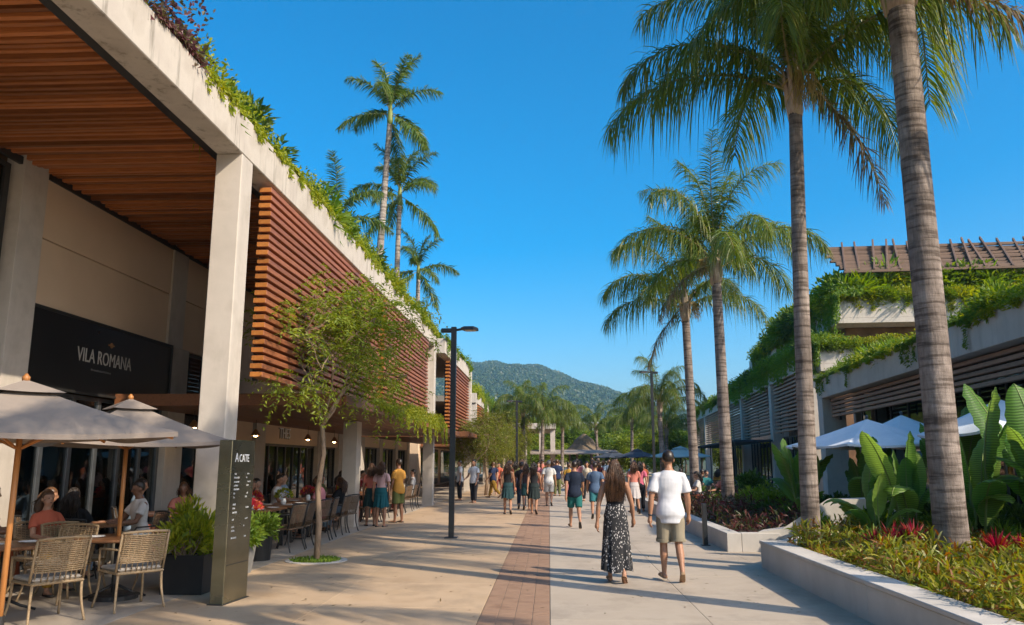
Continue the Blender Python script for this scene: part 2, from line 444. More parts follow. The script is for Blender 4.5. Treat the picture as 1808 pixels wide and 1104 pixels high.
def leaf_blades(mb, P, D, Ln, Wd, rg, droop=.25, flat=None):
    """long pointed leaves bending over (three segments)"""
    P = np.asarray(P, float); D = unit(np.asarray(D, float)); n = len(P)
    Ln = np.broadcast_to(Ln, (n,))[:, None]; Wd = np.broadcast_to(Wd, (n,))[:, None]; dr = np.broadcast_to(droop, (n,))[:, None]
    ref = rg.normal(size=(n, 3)) if flat is None else np.broadcast_to(np.array([0, 0, 1.]), (n, 3)) + rg.normal(size=(n, 3)) * flat
    Sd = unit(np.cross(D, ref)); Z = np.array([0, 0, 1.])
    def at(t): return P + D * Ln * t - Z * dr * Ln * t * t
    a, b, c = at(.33), at(.68), at(1.)
    V = np.stack([P, a + Sd*Wd*.5, a - Sd*Wd*.5, b + Sd*Wd*.36, b - Sd*Wd*.36, c], 1).reshape(-1, 3)
    k = np.arange(n)[:, None] * 6
    mb.add(V, np.zeros((0, 3), int))
    o = mb.n - 6*n
    mb.F.append(k + np.array([[0, 2, 1]]) + o); mb.F.append(k + np.array([[1, 2, 4, 3]]) + o); mb.F.append(k + np.array([[3, 4, 5]]) + o)

def frond_mesh(name, L, e0, bend, pairs, leafL, leafW, weep, spread=.9, plum=.35, seed=0, petiole=.14, tipcurl=1.6, mats=None, gap=.0):
    """pinnate palm frond growing from the origin towards +X, already hanging the way gravity pulls it"""
    rg = np.random.default_rng(seed)
    m = 22; s = np.linspace(0, 1, m)
    el = e0 - bend * s ** tipcurl
    side = np.cumsum(np.full(m, rg.normal() * .012))
    dx = np.cos(el) * np.cos(side); dy = np.cos(el) * np.sin(side); dz = np.sin(el)
    P = np.zeros((m, 3)); st = L / (m - 1)
    P[1:, 0] = np.cumsum(dx[:-1]) * st; P[1:, 1] = np.cumsum(dy[:-1]) * st; P[1:, 2] = np.cumsum(dz[:-1]) * st
    mb = MB()
    t = np.sort(np.concatenate([np.linspace(petiole, 1, pairs)] * 2)) + rg.normal(size=pairs * 2) * .004
    t = np.clip(t, petiole, .999)
    if gap: 
        keep = rg.random(len(t)) > gap; t = t[keep]
    n = len(t); sg = np.where(np.arange(n) % 2 == 0, 1., -1.)
    B = np.stack([np.interp(t, s, P[:, k]) for k in range(3)], -1)
    T = unit(np.stack([np.interp(t, s, d) for d in (dx, dy, dz)], -1))
    Sd = unit(np.cross(T, np.array([0, 0, 1.]))) * sg[:, None]
    Up = np.cross(Sd * sg[:, None], T)
    fw = .25 + .75 * t + rg.normal(size=n) * .1
    lift = rg.normal(size=n) * plum
    D = unit(Sd * spread + T * fw[:, None] * .8 + Up * lift[:, None])
    ll = leafL * np.clip(np.sin(np.pi * np.clip((t - petiole * .6) / (1.06 - petiole * .6), 0, 1)) ** .55, .25, 1) * (1 + rg.normal(size=n) * .1)
    ww = leafW * (1 - .45 * t)
    # each leaflet as a four-level strip that droops
    lev = np.array([0, .3, .65, 1.]); wd = np.array([.6, 1., .75, .06])
    Z = np.array([0, 0, 1.]); we = weep * (1 + rg.normal(size=n) * .3)
    pts = []
    for a in lev:
        q = B + D * (ll * (a - .35 * np.clip(we, 0, 1.2) * a * a * .6))[:, None] - Z * (ll * we * a * a)[:, None]
        pts.append(q)
    pts = np.stack(pts, 1)
    W_ = unit(np.cross(D, rg.normal(size=(n, 3)) * .5 + np.array([0, 0, .8])))
    Vv = np.stack([pts + W_[:, None] * (ww[:, None, None] * wd[None, :, None] * .5), pts - W_[:, None] * (ww[:, None, None] * wd[None, :, None] * .5)], 2)
    V = Vv.reshape(-1, 3)
    base = np.arange(n)[:, None] * 8
    F = np.concatenate([base + np.array([[2*i, 2*i+1, 2*i+3, 2*i+2]]) for i in range(3)])
    mb.add(V, F)
    mb.setmat(1)
    mb.tube(P, np.linspace(.028, .006, m) * (L / 3.5), 5)
    me = mb.mesh(name)
    for q in mats or (): me.materials.append(q)
    return me

def palm(name, label, base, H, r0, r1, fronds, nf, ang0, shaft_h, shaft_mat, tmat, group, lean=(0, 0), seed=0, fscale=1.0, bulge=1.0, crown_gap=0.0, cat='palm tree'):
    """fronds: list of (mesh, attach height offset) from young (upright) to old (hanging)"""
    rg = np.random.default_rng(seed)
    root = thing(name, label, cat, base, 0, group)
    m = 46; z = np.linspace(-.05, H, m); q = np.clip(z / H, 0, 1)
    path = np.stack([lean[0] * q ** 1.4, lean[1] * q ** 1.4, z], -1)
    rad = r0 + (r1 - r0) * q; rad = rad * (1 + .10 * np.exp(-q * 22)) * bulge
    tb = MB(); tb.tube(path, rad, 18); obj('trunk', tb, tmat, root, smooth=True)
    top = path[-1]
    # crown shaft: a bundle of overlapping leaf bases
    sb = MB()
    sb.tube(np.array([top + (0, 0, -.15), top + (0, 0, .05), top + (0, 0, shaft_h * .5), top + (0, 0, shaft_h)]), [r1 * 1.02, r1 * 1.18, r1 * .95, r1 * .45], 14)
    if shaft_mat is M_shaft:
        for k in range(9):
            a = rg.uniform(0, 2 * np.pi); h0 = rg.uniform(-.25, .25)
            d = np.array([math.cos(a), math.sin(a), 0]); w = rg.uniform(.35, .6)
            p0 = top + d * r1 * .95 + (0, 0, h0)
            pts = [p0, p0 + d * .05 + (0, 0, .3), p0 + d * .14 * w + (0, 0, .62), p0 + d * .42 * w + (0, 0, 1.0 * w + .35)]
            sb.tube(np.array(pts), [r1 * .42, r1 * .36, r1 * .22, r1 * .12], 7, ell=(1, .6))
    obj('crownshaft', sb, shaft_mat, root, smooth=True)
    hub = top + np.array([0, 0, shaft_h * .8])
    for k in range(nf):
        f = k / max(nf - 1, 1)
        me = fronds[min(int(f * len(fronds)), len(fronds) - 1)]
        a = ang0 + k * 2.39996 + rg.normal() * .12
        sc = fscale * (1 + rg.normal() * .06)
        o = obj('frond', me, None, root, hub + np.array([math.cos(a) * r1 * .35, math.sin(a) * r1 * .35, -shaft_h * .55 * f + rg.normal() * .03]), (rg.normal() * .05, rg.normal() * .05, a), sc)
    return root

def sample_blob(rg, n, r, shell=.55):
    d = unit(rg.normal(size=(n, 3))); t = shell + (1 - shell) * rg.random(n) ** .6
    return d * t[:, None] * np.array(r), d

def shrub_mesh(name, r, n, leafL, leafW, seed, mat, clumps=14, blade=False, up=.35, droop=.2, clump_r=.42):
    """leafy bush standing on the origin; clumps of leaves with gaps between them, on short stems"""
    rg = np.random.default_rng(seed); r = np.array(r, float)
    mb = MB()
    C, _ = sample_blob(rg, clumps, r * .62, .35); C[:, 2] = np.abs(C[:, 2]) * 1.15 + r[2] * .12
    k = rg.integers(0, clumps, n)
    Q, d = sample_blob(rg, n, r * clump_r, .25)
    P = C[k] + Q * (.7 + .6 * rg.random(clumps))[k][:, None]
    P[:, 2] = np.maximum(P[:, 2], .02)
    D = unit(d + (C[k] / r) * .5 + np.array([0, 0, up]) + rg.normal(size=(n, 3)) * .35)
    Ls = leafL * rg.uniform(.65, 1.25, n); Ws = leafW * rg.uniform(.7, 1.2, n)
    if blade: leaf_blades(mb, P, D, Ls, Ws, rg, droop)
    else: leaf_quads(mb, P, D, Ls, Ws, rg, None, droop)
    mb.setmat(1)
    for c in C:
        mid = c * .5 + np.array([0, 0, -.05 * r[2]]) + rg.normal(size=3) * .03
        mb.tube(np.array([(c[0]*.08, c[1]*.08, -.03), mid, c]), [.014, .01, .005], 4)
    me = mb.mesh(name); me.materials.append(mat); me.materials.append(M_bark)
    return me

def trailing_mesh(name, length, spread, drop, n, leafL, leafW, seed, mat, top=.35, lumps=True, face=1, hang=.38):
    """mat of creeper along Y from 0 to length: mounded on top, hanging over the +X edge (x = 0) in strands"""
    rg = np.random.default_rng(seed); mb = MB()
    y = rg.random(n) * length
    hgt = .55 + .45 * np.sin(y * 1.7 + seed) * np.sin(y * .63 + 2) + .3 * rg.random(n)
    n1 = int(n * (1 - hang))
    x = -rg.random(n) ** .8 * spread + .12; z = rg.random(n) * top * np.clip(hgt, .25, 1.4)
    strands = rg.random(max(int(length * (5 if hang < .5 else 16)), 4)) * length; sd = rg.random(len(strands)) ** 2.0 * drop * (1.0 if not lumps else 1)
    k = rg.integers(0, len(strands), n - n1); t = rg.random(n - n1)
    x[n1:] = .05 + rg.random(n - n1) * .05; y[n1:] = strands[k] + rg.normal(size=n - n1) * .06; z[n1:] = .08 - t * sd[k]
    P = np.stack([x, y, z], -1)
    D = rg.normal(size=(n, 3)) * .6 + np.array([.35, 0, .45]); D[n1:] += np.array([.3, 0, -1.1])
    leaf_quads(mb, P, D, leafL * rg.uniform(.6, 1.3, n), leafW * rg.uniform(.6, 1.3, n), rg, None, .2)
    me = mb.mesh(name); me.materials.append(mat); return me

def sprig_leaves(mb, P, D, Ls, pairs, lf, lw, rg, droop=.5):
    """pinnate sprigs: leaflets along short drooping stalks (vectorised)"""
    n = len(P); D = unit(D); Z = np.array([0, 0, 1.])
    for i in range(pairs):
        t = (i + .6) / pairs
        B = P + D * (Ls * t)[:, None] - Z * (Ls * droop * t * t)[:, None]
        T = unit(D - Z * (2 * droop * t))
        Sd = unit(np.cross(T, Z + rg.normal(size=(n, 3)) * .25))
        for sg in (1, -1):
            leaf_quads(mb, B, Sd * sg + T * .55 + rg.normal(size=(n, 3)) * .18, lf * rg.uniform(.7, 1.2, n), lw, rg, .5, .12)

def branch_tree(name, label, base, trunk_pts, trunk_r, forks, crown_r, crown_c, nsprig, leaf, mat, group=None, seed=0, sprig=(.35, 6), bark=None, depth=3, cat='tree', scale=1.0, twig=.5):
    """tree with a bent trunk, forking limbs and pinnate foliage hung from the twig ends"""
    rg = np.random.default_rng(seed)
    root = thing(name, label, cat, base, 0, group, scale)
    tb = MB(); TP = np.array(trunk_pts, float)
    tb.tube(TP, np.linspace(trunk_r, trunk_r * .72, len(TP)), 10)
    ends = []
    C = np.array(crown_c, float); Rr = np.array(crown_r, float)
    def grow(p, d, r, L, lev):
        pts = [p]; dd = d.copy(); q = p.copy()
        for _ in range(4):
            dd = unit(dd + rg.normal(size=3) * .16 + np.array([0, 0, .05])); q = q + dd * L / 4; pts.append(q.copy())
        tb.tube(np.array(pts), np.linspace(r, r * .55, 5), 6)
        if lev >= 1:
            ends.extend([(pts[2], dd), (pts[3], dd), (pts[4], dd)])
        if lev < depth:
            for _ in range(3 if lev < depth - 1 else 3):
                tgt = C + sample_blob(rg, 1, Rr, .5)[0][0]
                nd = unit(unit(tgt - q) * .75 + dd * .35 + rg.normal(size=3) * .22)
                grow(q, nd, r * .55, min(L * .72, np.linalg.norm(tgt - q) + .15), lev + 1)
    for k in range(forks):
        tgt = C + sample_blob(rg, 1, Rr, .7)[0][0] * np.array([1, 1, .8])
        d = unit(unit(tgt - TP[-1]) + np.array([0, 0, .4]))
        grow(TP[-1] - np.array([0, 0, .02]), d, trunk_r * .55, np.linalg.norm(Rr) * twig, 1 if depth < 3 else 0)
    obj('trunk', tb, bark or M_bark, root, smooth=True)
    cb = MB()
    E_ = np.array([e[0] for e in ends]); ED = np.array([e[1] for e in ends])
    k = rg.integers(0, len(E_), nsprig)
    P = E_[k] + rg.normal(size=(nsprig, 3)) * np.array([.16, .16, .12]) * np.linalg.norm(Rr) * .33
    D = ED[k] * .5 + rg.normal(size=(nsprig, 3)) * .7 + unit(P - C) * .5
    sprig_leaves(cb, P, D, np.full(nsprig, sprig[0]) * rg.uniform(.6, 1.3, nsprig), sprig[1], leaf[0], leaf[1], rg)
    obj('crown', cb, mat, root)
    return root

def big_leaf(name, L, Wd, curve, seed, mat, stalk=.6, tear=.0):
    """paddle leaf (banana-like) on a stalk rising from the origin and bending to +X"""
    rg = np.random.default_rng(seed); mb = MB()
    m, k = 15, 5
    s = np.linspace(0, 1, m)
    el = R(84) - curve * np.linspace(0, 1, m) ** 1.5
    st = (L) / (m - 1)
    mid = np.zeros((m, 3)); a0 = R(86)
    mid[0] = (stalk * math.cos(a0), 0, stalk * math.sin(a0))
    for i in range(1, m): mid[i] = mid[i-1] + st * np.array([math.cos(el[i]), 0, math.sin(el[i])])
    prof = np.sin(np.pi * np.clip(s * .93 + .05, 0, 1)) ** .6 * (1 - .25 * s)
    prof[-1] = .03
    for sg in (1, -1):
        G = []
        for i in range(m):
            T = np.array([math.cos(el[i]), 0, math.sin(el[i])]); Nn = np.array([-T[2], 0, T[0]])
            row = []
            for j in range(k):
                u = j / (k - 1)
                w = Wd * .5 * prof[i] * u
                up = Nn * (-.22 * w + .42 * w * u ** .7 - .5 * w * u * u) + Nn * .018 * math.sin(i * 2.6 + seed) * u
                row.append(mid[i] + np.array([0, sg * w * .94, 0]) + up + T * (.12 * w))
            G.append(row)
        G = np.array(G)
        if sg < 0: G = G[:, ::-1]
        mb.rings(G, cap=False, closed=False)
    mb.setmat(1)
    P = np.concatenate([np.array([[0, 0, -.03], mid[0] * .5 + (.01, 0, 0)]), mid])
    mb.tube(P, np.concatenate([[.03, .024], np.linspace(.02, .005, m)]), 6)
    me = mb.mesh(name, True); me.materials.append(mat); me.materials.append(M_banstalk); return me
M_banstalk = surface('leaf_stalk', [(.14,.2,.05), (.2,.24,.07)], 4, .5, .05)
# ------------------------------------------------------------------ people
_tmp = []
def remesh(mb, voxel, smooth=4, name='body', factor=.5):
    """fuse overlapping closed shapes into one continuous surface"""
    me = mb.mesh('src'); o = bpy.data.objects.new('src', me); COL.objects.link(o)
    m = o.modifiers.new('r', 'REMESH'); m.mode = 'VOXEL'; m.voxel_size = voxel; m.use_smooth_shade = True
    if smooth:
        k = o.modifiers.new('s', 'SMOOTH'); k.iterations = smooth; k.factor = factor
    dg = bpy.context.evaluated_depsgraph_get(); dg.update()
    r = bpy.data.meshes.new_from_object(o.evaluated_get(dg))
    bpy.data.objects.remove(o); bpy.data.meshes.remove(me)
    r.name = name; r.materials.clear()
    r.polygons.foreach_set('use_smooth', np.ones(len(r.polygons), bool))
    return r

def jiggle(me, amp, freq, seed, zmin=None, zmax=None, vert=1.0):
    """cloth folds: push the surface in and out along its normals"""
    n = len(me.vertices); co = np.zeros(n*3, np.float32); no = np.zeros(n*3, np.float32)
    me.vertices.foreach_get('co', co); me.vertices.foreach_get('normal', no)
    co = co.reshape(-1, 3); no = no.reshape(-1, 3); rg = np.random.default_rng(seed); f = np.zeros(n)
    for _ in range(7):
        k = unit(rg.normal(size=3) * np.array([1, 1, vert])) * freq * rg.uniform(.5, 1.6)
        f += np.sin(co @ k + rg.uniform(0, 6.28) + 1.3 * np.sin(co @ (rg.normal(size=3) * freq * .4)))
    co = co + no * (f / 4 * amp)[:, None]
    me.vertices.foreach_set('co', co.astype(np.float32).reshape(-1)); me.update(); return me

def ell_ring(c, a, b, n=20, tilt=0.):
    t = np.linspace(0, 2*np.pi, n, endpoint=False)
    return np.stack([c[0] + a*np.cos(t), c[1] + b*np.sin(t), c[2] + tilt*np.sin(t)], -1)

TORSO = dict(m=[(.455,.06,.05,-.004), (.49,.088,.064,-.008), (.53,.09,.066,-.008), (.58,.083,.058,-.002), (.63,.081,.055,.002), (.69,.092,.062,.0), (.745,.101,.066,-.002), (.785,.094,.058,-.006), (.812,.068,.046,-.008), (.832,.044,.036,-.008), (.85,.034,.033,-.006)],
             f=[(.455,.062,.052,-.004), (.49,.09,.068,-.01), (.53,.094,.07,-.012), (.58,.079,.056,-.004), (.63,.068,.05,.0), (.69,.077,.055,.004), (.74,.085,.064,.008), (.78,.08,.052,-.002), (.808,.056,.04,-.006), (.828,.036,.032,-.006), (.848,.029,.029,-.006)])

def skeleton(H, sex, pose):
    """joint positions in metres; the figure faces +Y with its feet on z = 0"""
    p = dict(lh=0, lk=0, rh=0, rk=0, la=0, le=8, ra=0, re=8, lean=0, out=11, lf=0, rf=0, twist=0, sit=False, sx=1.0)
    p.update(pose)
    sw = (.112 if sex == 'm' else .098) * H
    J = {}; z0 = .5 * H
    ln = R(p['lean'])
    def up(v):  # lean the upper body about the hips
        y, z = v[1], v[2] - z0
        return np.array([v[0], y * math.cos(ln) + z * math.sin(ln), z0 + z * math.cos(ln) - y * math.sin(ln)])
    J['up'] = up
    for s, q in ((-1, 'l'), (1, 'r')):
        hip = np.array([s * .052 * H, -.004 * H, z0 - .005 * H])
        a = R(p[q + 'h']); k = R(p[q + 'k']); o = s * .012 + s * p.get('splay', 0)
        d1 = unit(np.array([o, math.sin(a), -math.cos(a)])); d2 = unit(np.array([o * .3, math.sin(a - k), -math.cos(a - k)]))
        kn = hip + d1 * .235 * H; an = kn + d2 * .225 * H
        J[q + 'hip'], J[q + 'knee'], J[q + 'ank'] = hip, kn, an
        ft = R(p[q + 'f']); J[q + 'fd'] = unit(np.array([s * .12, math.cos(ft), -math.sin(ft)]))
        sh = up(np.array([s * sw, -.004 * H, .786 * H])); aa = R(p[q + 'a']); e = R(p[q + 'e']); ou = R(p['out']) * s
        d3 = unit(np.array([math.sin(ou), math.sin(aa) * math.cos(ou), -math.cos(aa) * math.cos(ou)]))
        d4 = unit(np.array([math.sin(ou) * .35 - s * p.get('inw', 0), math.sin(aa + e), -math.cos(aa + e)]))
        J[q + 'sh'] = sh; J[q + 'el'] = sh + d3 * .172 * H; J[q + 'wr'] = J[q + 'el'] + d4 * .146 * H; J[q + 'hd'] = d4
    J['H'] = H; J['sex'] = sex
    if not p['sit']:
        lo = min((J[q + 'ank'] - J[q + 'fd'] * .04 * H)[2] - .035 * H for q in 'lr')
        lo = min(lo, min((J[q + 'ank'] + J[q + 'fd'] * .1 * H)[2] - .03 * H for q in 'lr'))
    else: lo = min(J[q + 'ank'][2] for q in 'lr') - .042 * H
    J['dz'] = -lo
    return J

def fin(mb, J):
    for v in mb.V: v[:, 2] += J['dz']
    return mb

def hand(mb, w, d, s, H, fine):
    """palm, four curled fingers of different lengths and a thumb leaving the side of the palm"""
    d = unit(np.array(d)); fwd = np.array([0, 1., 0]); thumb_side = unit(fwd - d * (fwd @ d))
    nrm = np.cross(d, thumb_side) * (-s)          # palm faces the thigh
    nrm = unit(nrm)
    c = w + d * .028 * H
    mb.tube(np.array([w - d*.01*H, w + d*.012*H, w + d*.035*H, w + d*.052*H]), np.array([.0135, .0165, .0205, .018]) * H, 10, ell=(1, 1) if not fine else (1, 1))
    ln = [.040, .047, .044, .034]
    if not fine:
        mb.tube(np.array([w + d*.045*H, w + d*.075*H + nrm*.004*H, w + d*.098*H + nrm*.014*H]), np.array([.016, .013, .008]) * H, 8)
        mb.tube(np.array([w + d*.02*H + thumb_side*.012*H, w + d*.045*H + thumb_side*.024*H, w + d*.064*H + thumb_side*.022*H]), np.array([.008, .007, .005]) * H, 6)
        return
    for i in range(4):
        o = thumb_side * (.0165 - .011 * i) * H
        b = w + d * .03 * H + o; k = w + d * (.056 - .002*i) * H + o * 1.08
        p1 = k + (d * .9 + nrm * .3) * ln[i] * .5 * H; p2 = p1 + (d * .55 + nrm * .75) * ln[i] * .34 * H; p3 = p2 + (d * .1 + nrm * .9) * ln[i] * .24 * H
        mb.tube(np.array([b, k, p1, p2, p3]), np.array([.0068, .0060, .0053, .0047, .0036]) * H, 8)
    t0 = w + d * .014 * H + thumb_side * .010 * H; t1 = w + d * .034 * H + thumb_side * .026 * H + nrm * .004 * H
    t2 = t1 + (d * .022 + thumb_side * .004 + nrm * .006) * H; t3 = t2 + (d * .015 - thumb_side * .003 + nrm * .007) * H
    mb.tube(np.array([t0, t1, t2, t3]), np.array([.0085, .0072, .0062, .0045]) * H, 8)

def torso_rings(J, lo, hi, grow, flare=0):
    H = J['H']; T = np.array(TORSO[J['sex']]); out = []
    for z in np.linspace(lo, hi, 14):
        a, b, y = (np.interp(z, T[:, 0], T[:, k]) for k in (1, 2, 3))
        gg = grow + flare * H * np.clip((.62 - z) / .16, 0, 1)
        r = ell_ring((0, y * H, z * H), a * H + gg, b * H + gg, 22)
        out.append(np.array([J['up'](v) for v in r]) if z > .5 else r)
    return out

def body_mesh(J, voxel, fine=False, feet=True):
    H = J['H']; f = J['sex'] == 'f'; k = .9 if f else 1.0
    mb = MB(); mb.rings(torso_rings(J, .455, .85, 0))
    up = J['up']
    hd = [up(np.array(v) * H) for v in ((0, -.004, .83), (0, .004, .875), (0, .0, .942), (0, .018, .9), (0, .060, .914), (0, .04, .93))]
    mb.tube(np.array([hd[0], hd[1], hd[1] + (0, 0, .03*H)]), np.array([.036, .031, .032]) * H * (.88 if f else 1), 12)
    mb.ball(hd[2], np.array([.0435, .054, .056]) * H, 16, 12); mb.ball(hd[3], np.array([.034, .036, .036]) * H, 14, 10)
    mb.ball(hd[4], np.array([.008, .010, .014]) * H, 8, 6); mb.ball(hd[5], np.array([.036, .016, .012]) * H, 10, 6)
    for s in (-1, 1): mb.ball(up(np.array([s*.0445, -.004, .918]) * H), np.array([.007, .013, .019]) * H, 8, 6)
    for s, q in ((-1, 'l'), (1, 'r')):
        sh, el, wr = J[q+'sh'], J[q+'el'], J[q+'wr']
        inner = sh * np.array([.5, 1, 1]) + (0, 0, .006*H)
        mb.tube(np.array([inner, sh + (-s*.004*H, 0, .002*H), sh*.7 + el*.3, sh*.45+el*.55, el, el*.72+wr*.28, el*.4+wr*.6, wr]), np.array([.032, .0315, .0305, .0275, .0225, .0240, .0195, .0135]) * H * k, 12)
        hand(mb, wr, J[q+'hd'], s, H, fine)
        hip, kn, an = J[q+'hip'], J[q+'knee'], J[q+'ank']
        back = np.array([0, -.012*H, 0])
        mb.tube(np.array([hip + (0, 0, .03*H), hip - (0,0,.02*H), hip*.6+kn*.4, hip*.2+kn*.8, kn, kn*.82+an*.18+back*.35, kn*.62+an*.38+back*.7, kn*.3+an*.7+back*.3, an]), np.array([.044, .05, .0485, .036, .0315, .0305, .0325, .0235, .0185]) * H * (1.0 if not f else .97), 12)
        fd = J[q+'fd']
        if feet:
            heel = an - fd*.028*H - (0, 0, .026*H); 
            mb.tube(np.array([heel - fd*.008*H, heel, an + fd*.03*H - (0,0,.02*H), an + fd*.075*H - (0,0,.03*H), an + fd*.108*H - (0,0,.033*H)]), np.array([.012, .019, .0215, .020, .011]) * H, 10, ell=(1, 1))
            mb.tube(np.array([an + (0,0,.01*H), an - (0, 0, .02*H)]), np.array([.0185, .021]) * H, 10)
    fin(mb, J)
    return remesh(mb, voxel, 3 if fine else 2, 'body')

def top_mesh(J, voxel, hem=.44, sleeve=.62, grow=.014, seed=0, fold=.004, neck=.838):
    H = J['H']; mb = MB(); mb.rings(torso_rings(J, hem, neck, grow * H / 1.7, .026 if J['sex'] == 'm' else 0))
    for s, q in ((-1, 'l'), (1, 'r')):
        sh, el, wr = J[q+'sh'], J[q+'el'], J[q+'wr']
        inner = sh * np.array([.45, 1, 1]) + (0, 0, .010*H)
        g = grow * H / 1.7
        if sleeve > 0:
            e = sh * (1 - sleeve) + el * sleeve if sleeve <= 1 else el * (2 - sleeve) + wr * (sleeve - 1)
            pts = [inner, sh + (-s*.006*H, 0, .0*H), sh*.6+e*.4, e] if sleeve <= 1 else [inner, sh, sh*.4+el*.6, el, e]
            rr = np.array([.029, .0295, .0325, .0345])*H + g*np.array([.5,.6,.9,1.1]) if sleeve <= 1 else np.array([.036, .0355, .031, .027, .022])*H + g
            mb.tube(np.array(pts), rr, 14)
    fin(mb, J)
    me = remesh(mb, voxel, 3, 'shirt')
    return jiggle(me, fold, 26, seed, vert=.5)

def bottom_mesh(J, voxel, waist=.6, leg=.82, grow=.012, seed=0, fold=.003, wide=1.0):
    """shorts (leg < 1) or trousers (leg up to 2)"""
    H = J['H']; g = grow * H / 1.7; mb = MB(); mb.rings(torso_rings(J, .455, waist, g * .9))
    for s, q in ((-1, 'l'), (1, 'r')):
        hip, kn, an = J[q+'hip'], J[q+'knee'], J[q+'ank']
        if leg <= 1:
            e = hip*(1-leg) + kn*leg
            pts = [hip + (0,0,.02*H), hip*.7+e*.3, hip*.35+e*.65, e]; rr = np.array([.05, .056, .052, .049])*H*wide + g
        else:
            e = kn*(2-leg) + an*(leg-1)
            pts = [hip + (0,0,.02*H), hip*.6+kn*.4, kn, kn*.5+e*.5, e]; rr = np.array([.051, .055, .038, .035, .03])*H*wide + g
        mb.tube(np.array(pts), rr, 14)
    fin(mb, J)
    return jiggle(remesh(mb, voxel, 2, 'shorts'), fold, 24, seed, vert=.5)

def skirt_mesh(J, top=.63, hem=.28, flare=.02, seed=0, folds=9, depth=.16, n=72, grow=.012, name='skirt'):
    """hanging cloth from the waist to the hem with folds that deepen downwards"""
    H = J['H']; rg = np.random.default_rng(seed); T = np.array(TORSO[J['sex']]); Rg = []
    ph = rg.uniform(0, 6.28, 3); t = np.linspace(0, 2*np.pi, n, endpoint=False)
    mid_an = (J['lank'] + J['rank']) / 2
    for z in np.linspace(top, hem, 22):
        u = np.clip((.5 - z) / (.5 - min(hem, .45)), 0, 1)
        a, b, y = (np.interp(z, T[:, 0], T[:, k]) for k in (1, 2, 3))
        if z < .5: a, b = .096 + flare * u * 1.0, .076 + flare * u * 1.3
        f = 1 + depth * u ** .8 * (np.sin(folds * t + ph[0]) * .5 + .35 * np.sin((folds + 4) * t + ph[1] + u) + .2 * np.sin(17 * t + ph[2]))
        cx, cy = mid_an[0] * u * .6, y * H + mid_an[1] * u * .55
        Rg.append(np.stack([cx + (a*H + grow) * f * np.cos(t), cy + (b*H + grow) * f * np.sin(t), np.full(n, z*H) - .012*H*u*np.sin(3*t+ph[0])], -1))
    mb = MB(); mb.rings(Rg, cap=False); fin(mb, J)
    return mb.mesh(name, True)

def short_hair(J, full=.0):
    H = J['H']; mb = MB(); up = J['up']
    c = np.array([0, -.003, .944]) * H; r = np.array([.0475+full*.3, .0575+full*.4, .0585+full]) * H
    nu, nv = 24, 18; Rg = []
    for k in range(nv + 1):
        ph = -np.pi/2 + np.pi*k/nv; cr = max(math.cos(ph), .03); t = np.linspace(0, 2*np.pi, nu, endpoint=False)
        P = np.stack([c[0] + r[0]*cr*np.cos(t), c[1] + r[1]*cr*np.sin(t), np.full(nu, c[2] + r[2]*math.sin(ph))], -1)
        line = (.905 + .055 * np.clip((P[:, 1] / H + .02) / .06, 0, 1)) * H
        low = P[:, 2] < line
        P[low] = c + (P[low] - c) * .78
        Rg.append(np.array([up(v) for v in P]))
    mb.rings(Rg); fin(mb, J)
    me = mb.mesh('hair', True); return jiggle(me, .002, 160, 3)

def long_hair(J, n=260, low=.70, seed=0, thick=.0042):
    H = J['H']; rg = np.random.default_rng(seed); up = J['up']; mb = MB()
    c = np.array([0, -.004, .942]) * H; r = np.array([.047, .058, .06]) * H
    nu, nv = 20, 14; Rg = []
    for k in range(nv + 1):
        ph = -np.pi/2 + np.pi*k/nv; cr = max(math.cos(ph), .03); t = np.linspace(0, 2*np.pi, nu, endpoint=False)
        P = np.stack([c[0] + r[0]*cr*np.cos(t), c[1] + r[1]*cr*np.sin(t), np.full(nu, c[2] + r[2]*math.sin(ph))], -1)
        low_ = (P[:, 1] > .028*H) & (P[:, 2] < .955*H)
        P[low_] = c + (P[low_] - c) * .75
        Rg.append(np.array([up(v) for v in P]))
    mb.rings(Rg)
    # falling mass behind the neck and shoulders
    Rg = []
    for i, u in enumerate(np.linspace(0, 1, 9)):
        z = .945 - (.945 - low - .03) * u
        a = (.046 + .030 * math.sin(min(u*1.5, 1)*1.57)) * (1 - .45 * max(u - .6, 0) / .4); b = .030 * (1 - .5*u)
        y = -.032 - .034 * math.sin(min(u*1.3, 1)*1.57)
        Rg.append(np.array([up(v) for v in ell_ring((0, y*H, z*H), a*H, b*H, 20)]))
    mb.rings(Rg)
    for _ in range(n):
        a = rg.uniform(-1.9, 1.9); e = rg.uniform(-.3, 1.35)
        d = np.array([math.sin(a)*math.cos(e), -math.cos(a)*math.cos(e), math.sin(e)])
        p = c + d * r * 1.0
        L = rg.uniform(low - .02, low + .10); ph = rg.uniform(0, 6.28); x1 = np.clip(p[0]*1.35 + rg.normal()*.018*H, -.082*H, .082*H); y1 = -.078*H + rg.normal()*.008*H
        pts = [p]
        for u in np.linspace(.12, 1, 9):
            z = p[2] + (L*H - p[2]) * u
            w = min(u*2.2, 1)
            pts.append(np.array([p[0]*(1-w) + x1*w + .006*H*math.sin(ph + u*9)*u, p[1]*(1-w) + y1*w - .008*H*math.sin(u*3.1) + .004*H*math.cos(ph+u*8), z]))
        mb.tube(np.array([up(v) for v in pts]), np.linspace(thick, thick*.45, 10) * H/1.66, 4, cap=False)
    fin(mb, J)
    return mb.mesh('hair', True)

